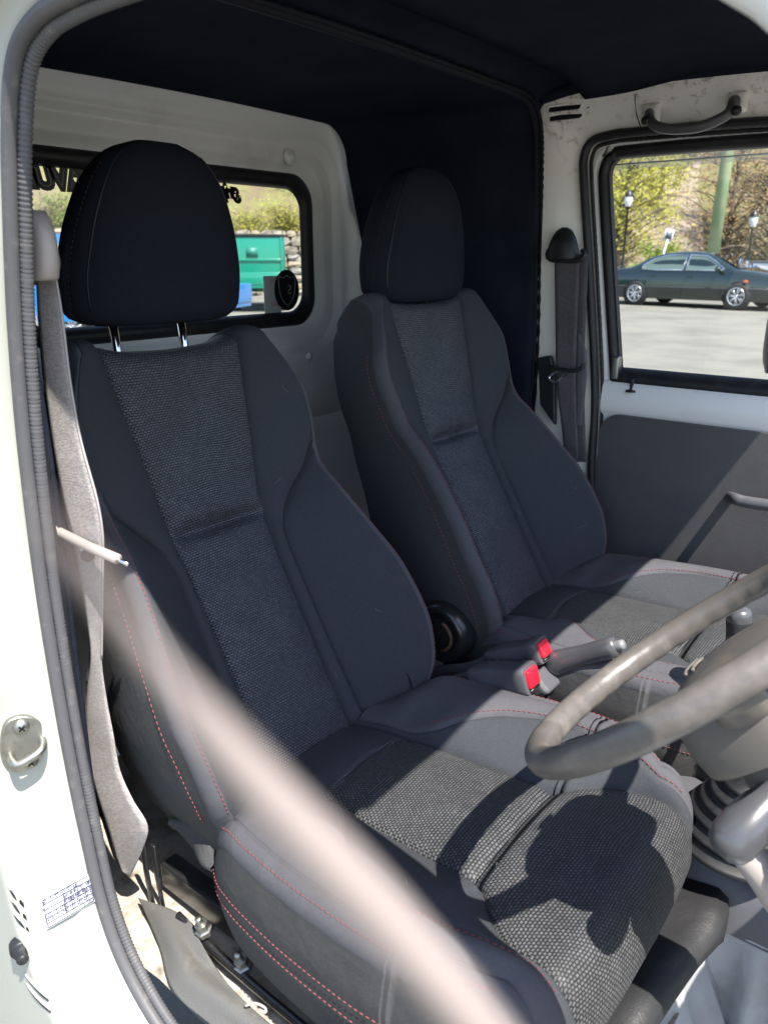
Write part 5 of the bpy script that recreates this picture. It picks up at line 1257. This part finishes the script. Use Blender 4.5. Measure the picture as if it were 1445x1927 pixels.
# small trucks outside the rear window
def kei(c, yaw_, name, label, PA, boxh, full):
    c = Vector(c); rot = Matrix.Rotation(yaw_, 3, 'Z'); k_ = thing(name, label, 'truck', tuple(c)); W_ = lambda x, y, z: c+rot@Vector((x, y, z))
    # cab: profile extruded across
    prof = [(1.62, .35), (1.66, .75), (1.55, 1.02), (1.20, 1.66), (1.05, 1.76), (.42, 1.78), (.36, 1.70), (.34, .40)]
    rows = [[W_(x, y, z) for x, z in prof] for y in (-.70, -.66, .66, .70)]
    for r_ in (0, 3): rows[r_] = [W_(x*.985+.015, (-.70 if r_ == 0 else .70), z*.98+.01) for x, z in prof]
    mb = MB(); mb.grid(rows, cu=True); mb.f.append(tuple(range(8))); mb.f.append(tuple(3*8+j for j in range(8))[::-1]); mb.build('cab', PA, k_, bevel=.03, autos=40)
    gm = mat('kei_pane', (.25, .29, .24), .08, coat=.5)
    for s in (-1, 1): MB().poly([W_(x, s*.708, z) for x, z in ((1.42, 1.06), (1.13, 1.60), (.52, 1.62), (.50, 1.06))], rot@Vector((0, s*.006, 0))).build('side_window', gm, k_, smooth=False)
    MB().poly([W_(1.552, -.6, 1.06), W_(1.552, .6, 1.06), W_(1.225, .55, 1.64), W_(1.225, -.55, 1.64)], rot@Vector((.012, 0, .006))).build('windscreen', gm, k_, smooth=False)
    MB().box(W_(-.72, 0, .62), (2.05, 1.36, .10), rot).build('load_floor', PA, k_, bevel=.01)
    for s in (-1, 1):
        MB().box(W_(-.72, s*.68, .80), (2.05, .035, .30), rot).build('side_gate', PA, k_, bevel=.008)
        for x in (1.0, -.95): wheel(W_(x, s*.58, .27), rot@Vector((0, s, 0)), .27, k_, 8)
        for x in (1.0, -.95): MB().lathe([(0, 0), (.34, 0), (.35, -.05)], W_(x, s*.645, .30), rot@Vector((0, s, 0)), 20).build('wheel_arch', M['sticker'], k_)  # black discs in place of the shaded wheel wells
    MB().box(W_(-1.745, 0, .80), (.035, 1.36, .30), rot).build('tail_gate', PA, k_, bevel=.008)
    if boxh:
        for s in (-1, 1): MB().box(W_(-.70, s*.66, .66+boxh/2), (2.0, .04, boxh), rot).build('box_side', PA, k_, bevel=.01)
        MB().box(W_(.28, 0, .66+boxh/2), (.04, 1.30, boxh), rot).build('box_front', PA, k_, bevel=.01)
        MB().box(W_(-1.70, 0, .66+boxh/2), (.04, 1.28, boxh), rot).build('box_rear', PA, k_, bevel=.01)
        for y in (-.62, .62): MB().box(W_(-1.73, y, .66+boxh/2), (.05, .05, boxh), rot).build('rear_post', PA, k_, bevel=.008)
        MB().box(W_(-1.73, 0, .66+boxh*.52), (.05, 1.3, .05), rot).build('rear_rail', PA, k_, bevel=.008)
        MB().box(W_(-1.735, .1, .66+boxh*.68), (.02, .28, .22), rot).build('vent_grille', mat('mesh_grille', (.02, .16, .12), .5), k_)
        MB().box(W_(-.70, 0, .70+boxh), (2.1, 1.40, .06), rot).build('roof_rack', M['blackmetal'], k_, bevel=.01)
        for s in (-1, 1): MB().tube([W_(-1.75, s*.66, .78+boxh), W_(.3, s*.66, .78+boxh)], .02, 6).build('rack_tube', M['blackmetal'], k_)
    return k_
pb_ = lot_pt(140, 618)
q = dirv(262, 14.6); q.z = lot_z(q.x, q.y)
kei(q, YAW and math.atan2(-RT.y, -RT.x)-.22, 'small_truck', 'bright blue small flatbed truck seen behind the driver headrest', mat('blue_paint', (.002, .17, .50), .25, coat=.6), 0, True)
q = dirv(487, 22.0); q.z = lot_z(q.x, q.y)
kei(q, math.atan2(FW.y, FW.x)+.12, 'small_truck', 'green small box truck with black roof rack in the rear window', mat('green_paint', (.004, .20, .13), .25, coat=.5), 1.12, True)
